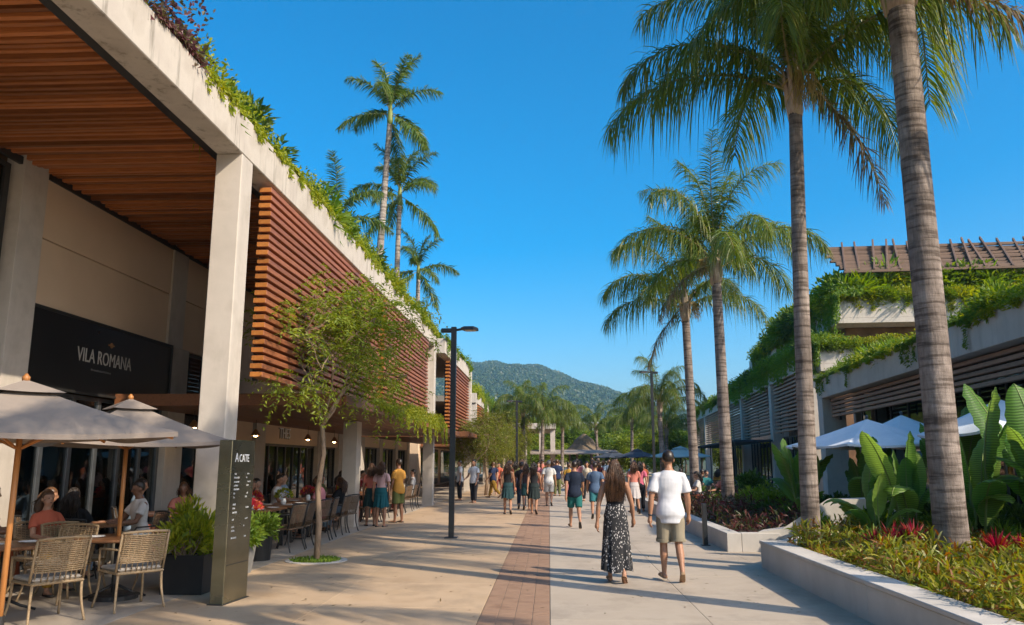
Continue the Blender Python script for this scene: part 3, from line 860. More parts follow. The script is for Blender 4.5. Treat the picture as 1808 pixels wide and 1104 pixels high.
def shoes(J, sandal=False):
    H = J['H']; mb = MB()
    for s, q in ((-1, 'l'), (1, 'r')):
        an, fd = J[q+'ank'], J[q+'fd']; side = unit(np.cross(fd, np.array([0, 0, 1.]))); dn = np.cross(fd, side); dn = dn if dn[2] < 0 else -dn
        G = []
        for t, w, h in ((-.036, .013, .8), (-.03, .019, 1.), (0, .020, 1.), (.04, .0225, .9), (.08, .024, .75), (.105, .018, .6), (.118, .008, .5)):
            c = an + fd*t*H + dn*.0345*H
            th = np.linspace(0, 2*np.pi, 12, endpoint=False)
            hh = (.007 if sandal else .024*h)
            G.append(np.array([c + side*w*H*math.cos(x) - dn*(hh*H*max(math.sin(x), -.25)) for x in th]))
        mb.rings(G)
        if sandal:
            for t in (.02, .07):
                c = an + fd*t*H + dn*.022*H
                mb.tube(np.array([c + side*.021*H*math.cos(x) - dn*.014*H*math.sin(x) + dn*.006*H for x in np.linspace(0, np.pi, 7)]), .004*H, 5)
    fin(mb, J); return mb.mesh('shoes', True)

def face_mesh(J):
    H = J['H']; up = J['up']; mb = MB()
    for s in (-1, 1): mb.ball(up(np.array([s*.016, .0515, .925])*H), np.array([.006, .004, .0035])*H, 8, 5)
    mb.ball(up(np.array([0, .0525, .888])*H), np.array([.013, .003, .003])*H, 8, 5)
    fin(mb, J); return mb.mesh('face_features', True)

CL = {}
def cloth(c, rough=.85):
    key = tuple(round(x, 3) for x in c)
    if key not in CL: CL[key] = surface('cloth', [tuple(x*.88 for x in c), c], 9, rough, .35, 22, stretch=(1,1,.35), spec=.2, bdist=.008)
    return CL[key]
M_skin = [surface('skin_light', [(.40,.22,.145), (.46,.26,.175)], 6, .5, .05, 90, spec=.4), surface('skin_tan', [(.31,.155,.088), (.36,.185,.11)], 6, .48, .05, 90, spec=.4), surface('skin_brown', [(.17,.08,.045), (.21,.105,.06)], 6, .48, .05, 90, spec=.4)]
M_hair = [surface('hair_dark', [(.012,.008,.006), (.03,.019,.012)], 40, .4, .2, 90, spec=.5), surface('hair_brown', [(.035,.016,.008), (.11,.05,.02)], 12, .38, .2, 90, spec=.5, island=.45), surface('hair_grey', [(.2,.18,.16), (.3,.28,.25)], 40, .5, .2, 90)]
M_eye = surface('eye_dark', [(.02,.015,.012)], 4, .3, 0)

POSES = {
    'walk_a': dict(lh=18, lk=6, rh=-16, rk=24, la=-20, le=14, ra=20, re=22, lf=-8, rf=42, out=7),
    'walk_b': dict(lh=-15, lk=28, rh=17, rk=5, la=20, le=22, ra=-19, re=12, lf=40, rf=-8, out=8),
    'walk_c': dict(lh=6, lk=4, rh=-4, rk=34, la=-8, le=14, ra=9, re=16, rf=36, out=9),
    'stand': dict(lh=3, lk=2, rh=-3, rk=3, la=4, le=20, ra=10, re=55, out=9, inw=.12),
    'stand_b': dict(lh=-2, lk=2, rh=4, rk=8, la=-4, le=10, ra=-6, re=12, out=10),
    'sit': dict(lh=84, lk=86, rh=88, rk=80, la=28, le=62, ra=32, re=54, lean=6, out=12, sit=True, splay=.06, inw=.15),
    'sit_b': dict(lh=86, lk=98, rh=82, rk=84, la=14, le=80, ra=30, re=58, lean=-6, out=14, sit=True, splay=.08, inw=.2),
}
_pc = {}
def cached(key, fn):
    if key not in _pc: _pc[key] = fn()
    return _pc[key]

def person(label, loc, rot, H, sex, pose, top=None, bottom=None, hair=0, skin=1, group=None, style='shorts', sleeve=.6, face=False, shoe=(.05,.045,.04), scale=None):
    """style: shorts, trousers, skirt, dress"""
    base_H = 1.75 if sex == 'm' else 1.64
    key = (sex, pose); J = cached(('J',) + key, lambda: skeleton(base_H, sex, POSES[pose]))
    root = thing('person', label, 'person', loc, rot, group, H / base_H)
    obj('body', cached(('b',) + key, lambda: body_mesh(J, .016)), M_skin[skin], root)
    sl = .6 if sleeve > 0 else 0
    if style == 'dress':
        obj('dress', cached(('d',) + key, lambda: skirt_mesh(J, .80, .2, .035, 3, name='dress')), cloth(top), root)
    else:
        obj('shirt', cached(('t', sl) + key, lambda: top_mesh(J, .017, .45 if sex == 'm' else .5, sl, .014 if sex == 'm' else .008, 1)), cloth(top), root)
    if style == 'shorts': obj('shorts', cached(('s',) + key, lambda: bottom_mesh(J, .017, .58, .85)), cloth(bottom), root)
    if style == 'trousers': obj('trousers', cached(('l',) + key, lambda: bottom_mesh(J, .017, .58, 1.9)), cloth(bottom), root)
    if style == 'skirt': obj('skirt', cached(('k',) + key, lambda: skirt_mesh(J, .60, .30, .015, 5)), cloth(bottom), root)
    if style == 'long_skirt': obj('skirt', cached(('kl',) + key, lambda: skirt_mesh(J, .60, .07, .05, 5)), cloth(bottom), root)
    if sex == 'm' or hair == 2: obj('hair', cached(('h',) + key, lambda: short_hair(J)), M_hair[hair], root)
    else: obj('hair', cached(('hl',) + key, lambda: long_hair(J, 70, .76, 2, .007)), M_hair[hair], root)
    obj('shoes', cached(('f',) + key, lambda: shoes(J)), cloth(shoe), root)
    if face: obj('face_features', cached(('e',) + key, lambda: face_mesh(J)), M_eye, root)
    return root
def heroes(wl, ml):
    # woman in a long dark patterned skirt and strappy top
    J = skeleton(1.66, 'f', dict(lh=5, lk=4, rh=-3, rk=26, la=-9, le=14, ra=10, re=20, lf=-4, rf=30, out=15))
    w = thing('person', 'woman with long brown hair, black strappy top and long black speckled skirt, walking away', 'person', wl, R(-2), 'couple walking away')
    obj('body', body_mesh(J, .0075, True), M_skin[1], w)
    obj('skirt', skirt_mesh(J, .63, .085, .028, 11, 7, .15, 96, .012), M_dress, w)
    b = MB(); b.rings(torso_rings(J, .60, .735, .007)); fin(b, J); tp = b.mesh('top', True); obj('top', tp, cloth((.012,.012,.014)), w)
    for s in (-1, 1):
        st = MB(); H = 1.66
        pts = [np.array(v)*H for v in ((s*.055, .062, .735), (s*.062, .05, .79), (s*.062, .004, .827), (s*.055, -.05, .80), (s*.04, -.066, .735))]
        st.tube(np.array([J['up'](v) for v in pts]), .0045, 6); fin(st, J); obj('strap', st, cloth((.012,.012,.014)), w)
    obj('hair', long_hair(J, 900, .665, 4, .0024), M_hair[1], w)
    obj('sandals', shoes(J, True), cloth((.16,.09,.05)), w)
    # man in a white shirt and khaki shorts
    H = 1.78
    J = skeleton(H, 'm', dict(lh=7, lk=5, rh=-7, rk=20, la=-6, le=10, ra=5, re=14, lf=-4, rf=34, out=13))
    m = thing('person', 'man in a white short sleeved shirt and khaki shorts walking away beside the woman', 'person', ml, R(3), 'couple walking away')
    obj('body', body_mesh(J, .0075, True), M_skin[1], m)
    obj('shirt', top_mesh(J, .011, .425, .72, .017, 5, .008), cloth((.60,.60,.62)), m)
    obj('shorts', bottom_mesh(J, .011, .53, .86, .009, 3, .004), cloth((.26,.225,.16)), m)
    for q in 'lr':
        e = J[q+'hip']*.14 + J[q+'knee']*.86; d = unit(J[q+'knee'] - J[q+'hip']); c = MB()
        c.tube(np.array([e - d*.012, e + d*.028]), .049*H + .0195, 22); fin(c, J); obj('cuff', c, cloth((.25,.215,.15)), m, smooth=False)
    obj('hair', short_hair(J, .002), M_hair[0], m)
    obj('shoes', shoes(J), cloth((.3,.2,.12)), m)
    c = MB(); a = J['lwr']; d = J['lhd']; c.tube(np.array([a - d*.035, a - d*.012]), .0165*H, 14); fin(c, J); obj('bracelet', c, M_black, m, smooth=True)
    return w, m
def dressmat():
    m, t, out = nodes('speckled_cloth'); L = t.links.new
    tc = N(t, 'ShaderNodeTexCoord'); mp = N(t, 'ShaderNodeMapping'); mp.inputs['Scale'].default_value = (1.0, 1.0, .6); L(tc.outputs['Object'], mp.inputs[0])
    v = N(t, 'ShaderNodeTexVoronoi', _Scale=44, _Randomness=1); L(mp.outputs[0], v.inputs[0])
    n = N(t, 'ShaderNodeTexNoise', _Scale=60, _Detail=2); L(mp.outputs[0], n.inputs[0])
    n2 = N(t, 'ShaderNodeTexNoise', _Scale=7, _Detail=2); L(mp.outputs[0], n2.inputs[0])
    a = N(t, 'ShaderNodeMath', operation='ADD'); L(v.outputs['Distance'], a.inputs[0]); 
    s = N(t, 'ShaderNodeMath', operation='MULTIPLY'); s.inputs[1].default_value = .5; L(n.outputs[0], s.inputs[0]); L(s.outputs[0], a.inputs[1])
    a2 = N(t, 'ShaderNodeMath', operation='ADD'); L(a.outputs[0], a2.inputs[0])
    s2 = N(t, 'ShaderNodeMath', operation='MULTIPLY'); s2.inputs[1].default_value = .55; L(n2.outputs[0], s2.inputs[0]); L(s2.outputs[0], a2.inputs[1])
    c = ramp(t, a2.outputs[0], [(.78, (.40,.38,.37)), (.84, (.012,.012,.014))])
    p = N(t, 'ShaderNodeBsdfPrincipled', _Roughness=.85); L(c, p.inputs['Base Color']); L(p.outputs[0], out.inputs[0]); return m
M_dress = dressmat()
# ------------------------------------------------------------------ furniture and street objects
def leg_curve(p0, p1, r, bow=.0, n=6, out=(0, 0, 0)):
    u = np.linspace(0, 1, 7)[:, None]; P = np.array(p0) * (1 - u) + np.array(p1) * u + np.array(out) * np.sin(u * np.pi) * bow
    mb = MB(); mb.tube(P, r, n); return mb

_ch = {}
def chair_parts(kind):
    """woven arm chair: seat, cushion, curved woven back, arms and four bowed legs; faces +Y"""
    w, d, sh, bh = .27, .26, .43, .86
    P = []
    st = MB(); st.box(-w, w, -d, d, sh-.03, sh, .012); P.append(('seat', st, 0))
    if kind == 'light':
        c = MB(); c.box(-w+.02, w-.02, -d+.02, d-.01, sh, sh+.045, .02); P.append(('cushion', c, 2))
    # woven back: horizontal strands over uprights, gently curved
    bk = MB()
    xs = np.linspace(-1, 1, 11)
    for z in np.linspace(sh+.1, bh-.03, 15):
        lean = (z - sh) * .22
        bk.tube(np.array([(x*(w-.015), -d - lean + .05*(x*x) - .012*((i + int(z*100)) % 2), z) for i, x in enumerate(xs)]), .0085, 4)
    for x in np.linspace(-.86, .86, 9):
        bk.tube(np.array([(x*w, -d - (z-sh)*.22 + .05*x*x, z) for z in np.linspace(sh, bh, 4)]), .007, 4)
    P.append(('backrest', bk, 0))
    fr = MB(); fr.tube(np.array([(x*w, -d - (bh-sh)*.22 + .05*x*x, bh + .015*(1-x*x)) for x in np.linspace(-1, 1, 9)]), .017, 6); P.append(('top_rail', fr, 1))
    for s in (-1, 1):
        u = MB(); u.tube(np.array([(s*w, -d+.05-.0, sh), (s*w, -d+.05-.05, sh+.22), (s*w, -d+.05-.095, bh)]), .014, 6); P.append(('back_post', u, 1))
        a = MB(); a.tube(np.array([(s*w, -d+.0, sh+.25), (s*(w+.02), -.06, sh+.245), (s*(w+.02), d-.07, sh+.235), (s*w, d-.02, sh+.15), (s*w, d-.03, sh-.02)]), .014, 6); P.append(('arm', a, 1))
    for sx in (-1, 1):
        for sy in (-1, 1):
            P.append(('leg', leg_curve((sx*(w-.02), sy*(d-.03), sh-.02), (sx*(w+.015), sy*(d+.035), 0), np.linspace(.016, .013, 7), .025, 6, (-sx*.3, -sy*1., 0)), 1))
    return [(n, m.mesh(n, n not in ('seat', 'cushion')), k) for n, m, k in P]

def chair(kind, loc, rot, label, group=None):
    if kind not in _ch: _ch[kind] = chair_parts(kind)
    ms = (M_wicker, M_wicker, M_cush) if kind == 'light' else (M_wickerd, M_bronze, M_cush)
    t = thing('cafe_chair', label, 'chair', loc, rot, group)
    for n, me, k in _ch[kind]: obj(n, me, ms[k], t)
    return t

def round_table(loc, r, label, group=None, h=.74, square=None):
    t = thing('cafe_table', label, 'table', loc, 0, group)
    m = MB()
    if square: m.box(-square[0], square[0], -square[1], square[1], h-.04, h, .008)
    else: m.lathe([(.02, h-.04), (r-.015, h-.04), (r, h-.028), (r, h-.008), (r-.01, h), (.02, h)], 36)
    obj('tabletop', m, M_table, t)
    if square:
        for sx in (-1, 1):
            for sy in (-1, 1): 
                g = MB(); g.box(sx*(square[0]-.07)-.03, sx*(square[0]-.07)+.03, sy*(square[1]-.07)-.03, sy*(square[1]-.07)+.03, 0, h-.04, .004); obj('leg', g, M_bronze, t)
    else:
        p = MB(); p.tube(np.array([(0, 0, .03), (0, 0, h-.04)]), .035, 12); obj('column', p, M_bronze, t, smooth=True)
        for k in range(4):
            a = k*math.pi/2 + .5; f = MB(); f.tube(np.array([(.03*math.cos(a), .03*math.sin(a), .16), (.2*math.cos(a), .2*math.sin(a), .07), (.36*math.cos(a), .36*math.sin(a), .015)]), [.02, .017, .014], 6); obj('foot', f, M_bronze, t, smooth=True)
    return t

def parasol(loc, Rr, top, edge, mat, pmat, label, group=None, n=4, a0=0.0, sag=.05, valance=.0, base=True, vent=True):
    """market parasol: pole, hub, ribs, canopy panels, vent cap, finial"""
    t = thing('parasol', label, 'umbrella', loc, 0, group)
    p = MB(); p.tube(np.array([(0, 0, .02), (0, 0, top)]), .026, 12); obj('pole', p, pmat, t, smooth=True)
    f = MB(); f.lathe([(.018, 0), (.034, .01), (.036, .045), (.02, .06), (.012, .075)], 12, (0, 0, top)); obj('finial', f, pmat, t, smooth=True)
    if base:
        b = MB(); b.lathe([(.28, 0), (.28, .05), (.25, .065), (.04, .075), (.04, .3), (.03, .3)], 20); obj('base', b, M_bronze, t)
    hub = MB(); hub.lathe([(.03, -.06), (.055, -.05), (.055, .03), (.03, .04)], 12, (0, 0, top-.16)); obj('hub', hub, pmat, t)
    C = [np.array([Rr*math.cos(a0 + 2*math.pi*k/n), Rr*math.sin(a0 + 2*math.pi*k/n), edge]) for k in range(n)]
    r0 = .16
    for k in range(n):
        A, B = C[k], C[(k+1) % n]; m = 10
        cv = MB(); G = []
        for u in np.linspace(0, 1, m):
            row = []
            for v in np.linspace(0, 1, m):
                o = A*(1-v) + B*v; q = np.array([0, 0, top-.02])*(1-u) + o*u
                q[2] -= sag * math.sin(math.pi*v) * u * u * .9 + .05*math.sin(math.pi*u)*.6
                q[:2] *= 1 - .05*math.sin(math.pi*v)*u
                row.append(q)
            G.append(row)
        G = np.array(G); 
        V2 = G.copy(); V2[:, :, 2] -= .006
        cv.rings(G, cap=False, closed=False); cv.rings(V2[:, ::-1], cap=False, closed=False)
        # short hem hanging from the edge
        H_ = np.array([G[-1], G[-1] - np.array([0, 0, .045 + valance])]); cv.rings(H_, cap=False, closed=False)
        obj('canopy_panel', cv, mat, t, smooth=True)
        for v, nm in ((0, 'rib'),):
            rb = MB(); rb.beam(np.array([0, 0, top-.09]) + (A*.02)*(1, 1, 0), A*(.97, .97, 1) - np.array([0, 0, .06]), .02, .024); obj(nm, rb, pmat, t)
            sb = MB(); sb.beam(np.array([0, 0, top - .62*(1)]) + A*(1, 1, 0)*.02 if top-.62 > edge-.25 else np.array([0, 0, edge-.02]), A*.5 + np.array([0, 0, (top-.05)*.5 - .03]), .016, .02); obj('strut', sb, pmat, t)
    if vent:
        vt = MB(); 
        for k in range(n):
            A, B = C[k], C[(k+1) % n]; G = []
            for u in np.linspace(0, .27, 4):
                G.append([np.array([0, 0, top+.02])*(1-u) + np.array([*(A*(1-v)+B*v)[:2], edge+.022])*u - np.array([0, 0, .03*math.sin(math.pi*v)*u]) for v in np.linspace(0, 1, 7)])
            vt.rings(np.array(G), cap=False, closed=False)
        obj('vent_cap', vt, mat, t, smooth=True)
    return t

def lamp_post(loc, h, head_dir, label, group=None):
    t = thing('street_lamp', label, 'street lamp', loc, 0, group)
    b = MB(); b.box(-.14, .14, -.14, .14, 0, .02, .004); obj('base_plate', b, M_black, t)
    p = MB(); p.box(-.06, .06, -.06, .06, .02, h, .006); obj('post', p, M_black, t)
    c = MB(); c.box(-.17*head_dir - .13, -.17*head_dir + .13, -.05, .05, h-.13, h-.03, .02); obj('counter_arm', c, M_black, t)
    a = MB(); a.beam((head_dir*.05, 0, h-.07), (head_dir*.22, 0, h-.045), .07, .05, .01); obj('arm', a, M_black, t)
    x0, x1 = head_dir*.16, head_dir*.56
    hd = MB(); G = []
    for x, w, zt, zb in ((x0, .07, .01, -.03), (x0+head_dir*.08, .15, .03, -.045), (x1-head_dir*.1, .16, .03, -.05), (x1, .12, -.005, -.05)):
        G.append([(x, -w, zb), (x, w, zb), (x, w*.8, zt), (x, -w*.8, zt)])
    hd.rings([[(a_, b_, c_ + h - .03) for a_, b_, c_ in g] for g in G]); ho = obj('lamp_head', hd, M_black, t)
    l = MB(); l.box(x0+head_dir*.1, x1-head_dir*.06, -.11, .11, h-.03-.062, h-.03-.047, .004); obj('lens', l, M_lens, ho)
    return t

def text_mesh(body, size, depth=.004, name='lettering'):
    cu = bpy.data.curves.new('t', 'FONT'); cu.body = body; cu.size = size; cu.extrude = depth; cu.align_x = 'CENTER'; cu.resolution_u = 3
    o = bpy.data.objects.new('t', cu); COL.objects.link(o)
    dg = bpy.context.evaluated_depsgraph_get(); dg.update()
    me = bpy.data.meshes.new_from_object(o.evaluated_get(dg)); bpy.data.objects.remove(o); bpy.data.curves.remove(cu)
    me.name = name; me.materials.clear(); return me
# ------------------------------------------------------------------ ground
def structure(name, mb, mat, parent=None, **k):
    return obj(name, mb, mat, parent, kind='structure', **k)

g = MB(); g.add([(-2500, -400, -.16), (2500, -400, -.16), (2500, 2600, -.16), (-2500, 2600, -.16)], [(0, 1, 2, 3)])
structure('ground', g, M_ground)
g = MB(); g.box(-16, 16, -12, 130, -.15, -.012); pav = structure('pavement', g, M_joint)
def slabs(x0, x1, y0, y1, nx, dy, mat, off=0.0, jit=0.0015):
    w = (x1 - x0) / nx; k = int((y1 - y0) / dy); cache = {}
    for j in range(k):
        for i in range(nx):
            key = 's'
            if key not in cache:
                m = MB(); m.box(.002, w-.002, .002, dy-.002, -.1, 0, .002); cache[key] = m.mesh('paving_slab')
            obj('paving_slab', cache[key], mat, pav, (x0 + i*w, y0 + j*dy + off, random.uniform(-jit, jit)))
    return y0 + k*dy
# street: beige field, brick band, grey field; terrace along the shops
ye = slabs(-4.62, -.775, 4, 40, 2, 1.9, M_pave)
slabs(-.005, 3.36, 4, 40, 2, 1.68, M_pave_g)
slabs(-8.15, -4.62, 4, 34, 2, 1.75, M_pave_t)
far = MB(); far.box(-4.62, -.775, 40, 130, -.1, 0); structure('pavement_far', far, M_pave)
far = MB(); far.box(-.005, 3.36, 39.3, 130, -.1, 0); structure('pavement_far', far, M_pave_g)
far = MB(); far.box(-12, -4.62, 34, 130, -.1, 0.0); structure('pavement_far', far, M_pave_t)
far = MB(); far.box(-16, 16, -12, 4, -.1, 0.0); structure('pavement_near', far, M_pave)
far = MB(); far.box(3.36, 16, 4, 130, -.1, 0.0); structure('pavement_side', far, M_pave_g)
# brick band: the nearest 300 bricks one by one, the rest joined
bs = MB(); bs.box(-.77, -.01, 4, 130, -.1, -.006); band = structure('brick_band', bs, M_joint)
bw = .76/4; me = MB(); me.box(.003, bw-.003, .003, .097, -.06, 0, .003); me = me.mesh('brick')
rest = MB()
for j in range(0, 340):
    y = 7.6 + j*.1 - (0 if j < 75 else 0); o = (j % 2) * bw * .5
    for i in range(4):
        x = -.77 + i*bw
        dz = random.uniform(-.002, .0015)
        if j < 75: obj('brick', me, M_brick, band, (x, y, dz))
        else: rest.box(x+.003, x+bw-.003, y+.003, y+.097, -.06, dz)
for j in range(36):
    for i in range(4): rest.box(-.77+i*bw+.003, -.77+(i+1)*bw-.003, 4+j*.1+.003, 4+j*.1+.097, -.06, random.uniform(-.002, .001))
obj('brick_paving', rest, M_brick, band, kind='stuff')
far = MB(); far.box(-.77, -.01, 41.6, 130, -.05, -.002); obj('brick_paving', far, M_brick, band, kind='stuff')
# tree pit with a ring kerb

# ------------------------------------------------------------------ left shops
XO, XI, XW = -4.5, -4.9, -8.15       # outer face of the beam, its inner face, shop wall
ZB, ZT = 6.15, 6.75
def building(label, loc=(0, 0, 0), rot=0, name='shop_building', group=None): return thing(name, label, 'building', loc, rot, group)

def screen(parent, x, y0, y1, z0, z1, n, mat, depth=.2, sec=.082, xs=-1):
    """stack of horizontal timber slats on hidden uprights; x is the street face"""
    fr = MB()
    for y in (y0+.35, (y0+y1)/2, y1-.35): fr.box(x + xs*(depth+.005), x + xs*(depth+.07), y-.04, y+.04, z0, z1)
    sc = obj('slat_screen', fr, M_bronze, parent)
    dz = (z1 - z0) / n
    me = MB(); me.box(0, xs*depth, 0, y1-y0, 0, sec, .006); me.setmat(1); me.box(xs*.006, xs*(depth-.006), -.004, .004, .006, sec-.006); me.box(xs*.006, xs*(depth-.006), y1-y0-.004, y1-y0+.004, .006, sec-.006)
    me = me.mesh('slat'); me.materials.append(mat); me.materials.append(M_endgrain if mat is M_screen else mat)
    for k in range(n):
        o = obj('slat', me, mat, sc, (x + random.uniform(-.008, .008), y0 + random.uniform(-.035, .035), z0 + k*dz + .03), (0, 0, random.uniform(-.0012, .0012)))
    return sc

def storefront(parent, x, y0, y1, z0, z1, n, mat=M_glass, fm=M_bronze, transom=None, d=.08, wide=.07):
    """glazed bay: each pane and each mullion its own piece; x is the glass plane, street towards +X"""
    f = MB(); f.box(x-d/2, x+d/2, y0, y1, z1-.07, z1, .004)
    fo = obj('window_frame', f, fm, parent)
    f = MB(); f.box(x-d/2, x+d/2, y0, y1, z0, z0+.07, .004); obj('bottom_rail', f, fm, fo)
    w = (y1 - y0) / n
    for k in range(n + 1):
        m = MB(); yy = min(max(y0 + k*w, y0 + wide/2), y1 - wide/2); m.box(x-d/2-.004, x+d/2+.004, yy-wide/2, yy+wide/2, z0, z1, .004); obj('mullion', m, fm, fo)
    for k in range(n):
        p = MB(); p.box(x-.006, x+.006, y0+k*w+wide/2, y0+(k+1)*w-wide/2, z0+.07, z1-.07); obj('pane', p, mat, fo)
    if transom:
        m = MB(); m.box(x-d/2-.006, x+d/2+.006, y0, y1, transom-.03, transom+.03, .004); obj('transom', m, fm, fo)
    return fo

B1 = building('long left shop building with concrete frame, slatted timber ceiling and red-brown slat screens')
m = MB(); m.box(XI, XO, -4, 31.9, ZB, ZT, .012); obj('beam', m, M_conc_st, B1)
for y in (11.1, 31.45):
    m = MB(); m.box(XI+.0, XO-.003, y, y+.43, -.02, ZB, .012); obj('column', m, M_conc, B1)
m = MB(); m.box(XI-.13, XI, -4, 31.9, ZB+.012, ZB+.30); obj('channel_trim', m, M_bronze, B1)
m = MB(); m.box(-16, XI-.05, -4, 31.9, ZB+.42, ZT-.12); roof = obj('roof_slab', m, M_roofslab, B1)
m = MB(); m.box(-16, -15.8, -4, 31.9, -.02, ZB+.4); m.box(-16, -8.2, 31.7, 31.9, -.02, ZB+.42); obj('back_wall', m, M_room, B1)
# timber ceiling slats running from beam to shop wall
sf = MB(); sf.box(XW, XI-.05, -4, 31.6, ZB+.31, ZB+.4); so = obj('soffit', sf, M_bronze, B1)
me = MB(); me.box(XW+.02, XI-.14, 0, .07, ZB+.11, ZB+.30, .005); me = me.mesh('ceiling_slat')
y = 5.2
while y < 30.9:
    obj('ceiling_slat', me, M_soffit, so, (0, y, random.uniform(-.018, .014)), (0, random.uniform(-.003, .003), random.uniform(-.003, .003)))
    y += .145
m = MB(); m.box(XW, XW+.06, 3, 31.6, ZB+.03, ZB+.15, .004); obj('wall_trim', m, M_bronze, B1)
# shop wall pieces
def wall(x0, x1, y0, y1, z0, z1, mat=M_plaster, name='wall', b=.006): 
    q = MB(); q.box(x0, x1, y0, y1, z0, z1, b); return obj(name, q, mat, B1)
wall(XW-.25, XW, 12.05, 22.0, 4.10, 5.2)
wall(XW-.25, XW+.025, 12.05, 22.0, 5.208, ZB+.3)
wall(XW-.2, XW+.10, 11.45, 12.05, -.02, ZB+.3, M_conc, 'pilaster')
wall(XW-.2, XW+.06, 16.85, 17.65, -.02, 4.10, M_conc, 'pilaster')
wall(XW-.2, XW+.06, 16.6, 17.3, 4.10, ZB+.16, M_conc, 'pilaster')
wall(XW-.25, XW, 19.9, 22.0, -.02, 4.10)
wall(XW-.25, XW, 22.0, 31.6, 2.86, ZB+.3)
for y in (22.1, 28.2, 31.0): wall(XW-.2, XW+.08, y, y+.75, -.02, 2.86, M_conc, 'pilaster')
wall(XW-.2, XW+.03, 22.85, 28.2, 2.18, 2.85, M_plaster, 'fascia')
wall(XW-.2, XW+.03, 28.95, 31.0, 2.18, 2.85, M_plaster, 'fascia')
storefront(B1, XW-.1, 3.0, 11.36, 0, ZB, 7, transom=4.25, wide=.12)
storefront(B1, XW-.12, 12.05, 16.85, 0, 2.80, 6, fm=M_steelf, wide=.11)
storefront(B1, XW-.12, 17.65, 19.9, 0, 4.10, 2, transom=2.9)
storefront(B1, XW-.12, 22.85, 28.2, 0, 2.18, 7)
storefront(B1, XW-.12, 28.95, 31.0, 0, 2.18, 3)
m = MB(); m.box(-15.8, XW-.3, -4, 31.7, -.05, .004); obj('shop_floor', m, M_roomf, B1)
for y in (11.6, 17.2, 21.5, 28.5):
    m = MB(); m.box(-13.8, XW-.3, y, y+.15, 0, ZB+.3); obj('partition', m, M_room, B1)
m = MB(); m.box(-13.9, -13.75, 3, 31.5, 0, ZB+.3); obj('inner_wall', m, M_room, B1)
screen(B1, XO+.02, 12.35, 21.0, 2.93, ZB-.08, 24, M_screen)
screen(B1, XO+.02, 21.65, 29.7, 2.93, ZB-.08, 24, M_screen)
# a window strip behind the first screen
m = MB(); m.box(XW, XO-.35, 31.2, 31.5, 2.95, ZB); obj('end_wall', m, M_conc, B1)

# sign over the first shop
sg = thing('shop_sign', 'wide black sign panel reading VILA ROMANA above the first shop window', 'sign', (XW, 14.3, 2.82))
m = MB(); m.box(.0, .05, -2.25, 2.52, .02, 1.26, .006); obj('panel', m, M_panel, sg)
for a in ((-2.27, 2.54, 1.25, 1.30), (-2.27, 2.54, -.01, .03)):
    q = MB(); q.box(-.01, .075, a[0], a[1], a[2], a[3], .003); obj('frame_rail', q, M_bronze, sg)
for a in (-2.27, 2.50):
    q = MB(); q.box(-.01, .073, a, a+.05, .03, 1.25, .003); obj('frame_rail', q, M_bronze, sg)
rotL = (R(90), 0, R(90))
obj('lettering', text_mesh('VILA ROMANA', .275), M_letter, sg, (.056, -.02, .56), rotL, (1, 1.25, 1))
sl = MB(); y_ = -.46; r7 = random.Random(8)
while y_ < .16:
    w_ = r7.uniform(.012, .03); sl.box(.052, .055, y_, y_+w_, .42, .42 + r7.uniform(.022, .04)); y_ += w_ + .016
obj('small_lettering', sl, M_letter_d, sg)
q = MB(); q.lathe([(.0, 0), (.05, 0), (.05, .012), (.0, .012)], 14); q.box(-.012, .012, -.1, .1, .0, .01); obj('emblem', q, M_gold, sg, (.056, .12, .95), (0, R(90), 0))
# sign letters on the second fascia
s2 = thing('fascia_sign', 'white raised letters on the beige fascia under the canopy', 'sign', (XW+.03, 24.6, 2.3))
obj('outline_shadow', text_mesh('THES', .47, .004), M_black, s2, (.008, -.02, .04), rotL); obj('lettering', text_mesh('THES', .44, .012), M_white, s2, (.03, 0, .06), rotL)  # dark outline and shadow of the letters modelled as a black offset copy

# timber canopy over the shop fronts
cn = thing('timber_canopy', 'long brown timber canopy running along the shop fronts under the slat screens', 'canopy', (0, 0, 0))
def canopy(root, x0, x1, y0, y1, z, mat, nplank=10):
    m = MB(); m.box(x1-.07, x1, y0, y1, z-.01, z+.15, .006); obj('edge_board', m, mat, root)
    m = MB(); m.box(x0, x1-.09, y0, y0+.09, z-.02, z+.2, .006); obj('edge_board', m, mat, root)
    w = (x1 - .09 - x0) / nplank
    me = MB(); me.box(.008, w-.008, 0, y1-y0-.1, 0, .05, .004); me = me.mesh('plank')
    for k in range(nplank): obj('plank', me, mat, root, (x0 + k*w, y0+.1, z + random.uniform(0, .008)))
    me = MB(); me.box(x0, x1-.1, 0, .08, .055, .17); me = me.mesh('rafter')
    yy = y0 + .6
    while yy < y1 - .3: obj('rafter', me, mat, root, (0, yy, z)); yy += 1.5
canopy(cn, XW+.05, -3.72, 14.7, 33.6, 2.70, M_canopy)
for y in (20.9,):
    m = MB(); m.box(-5.35, -4.98, y, y+.5, 0, 2.69, .01); obj('column', m, M_conc, cn)

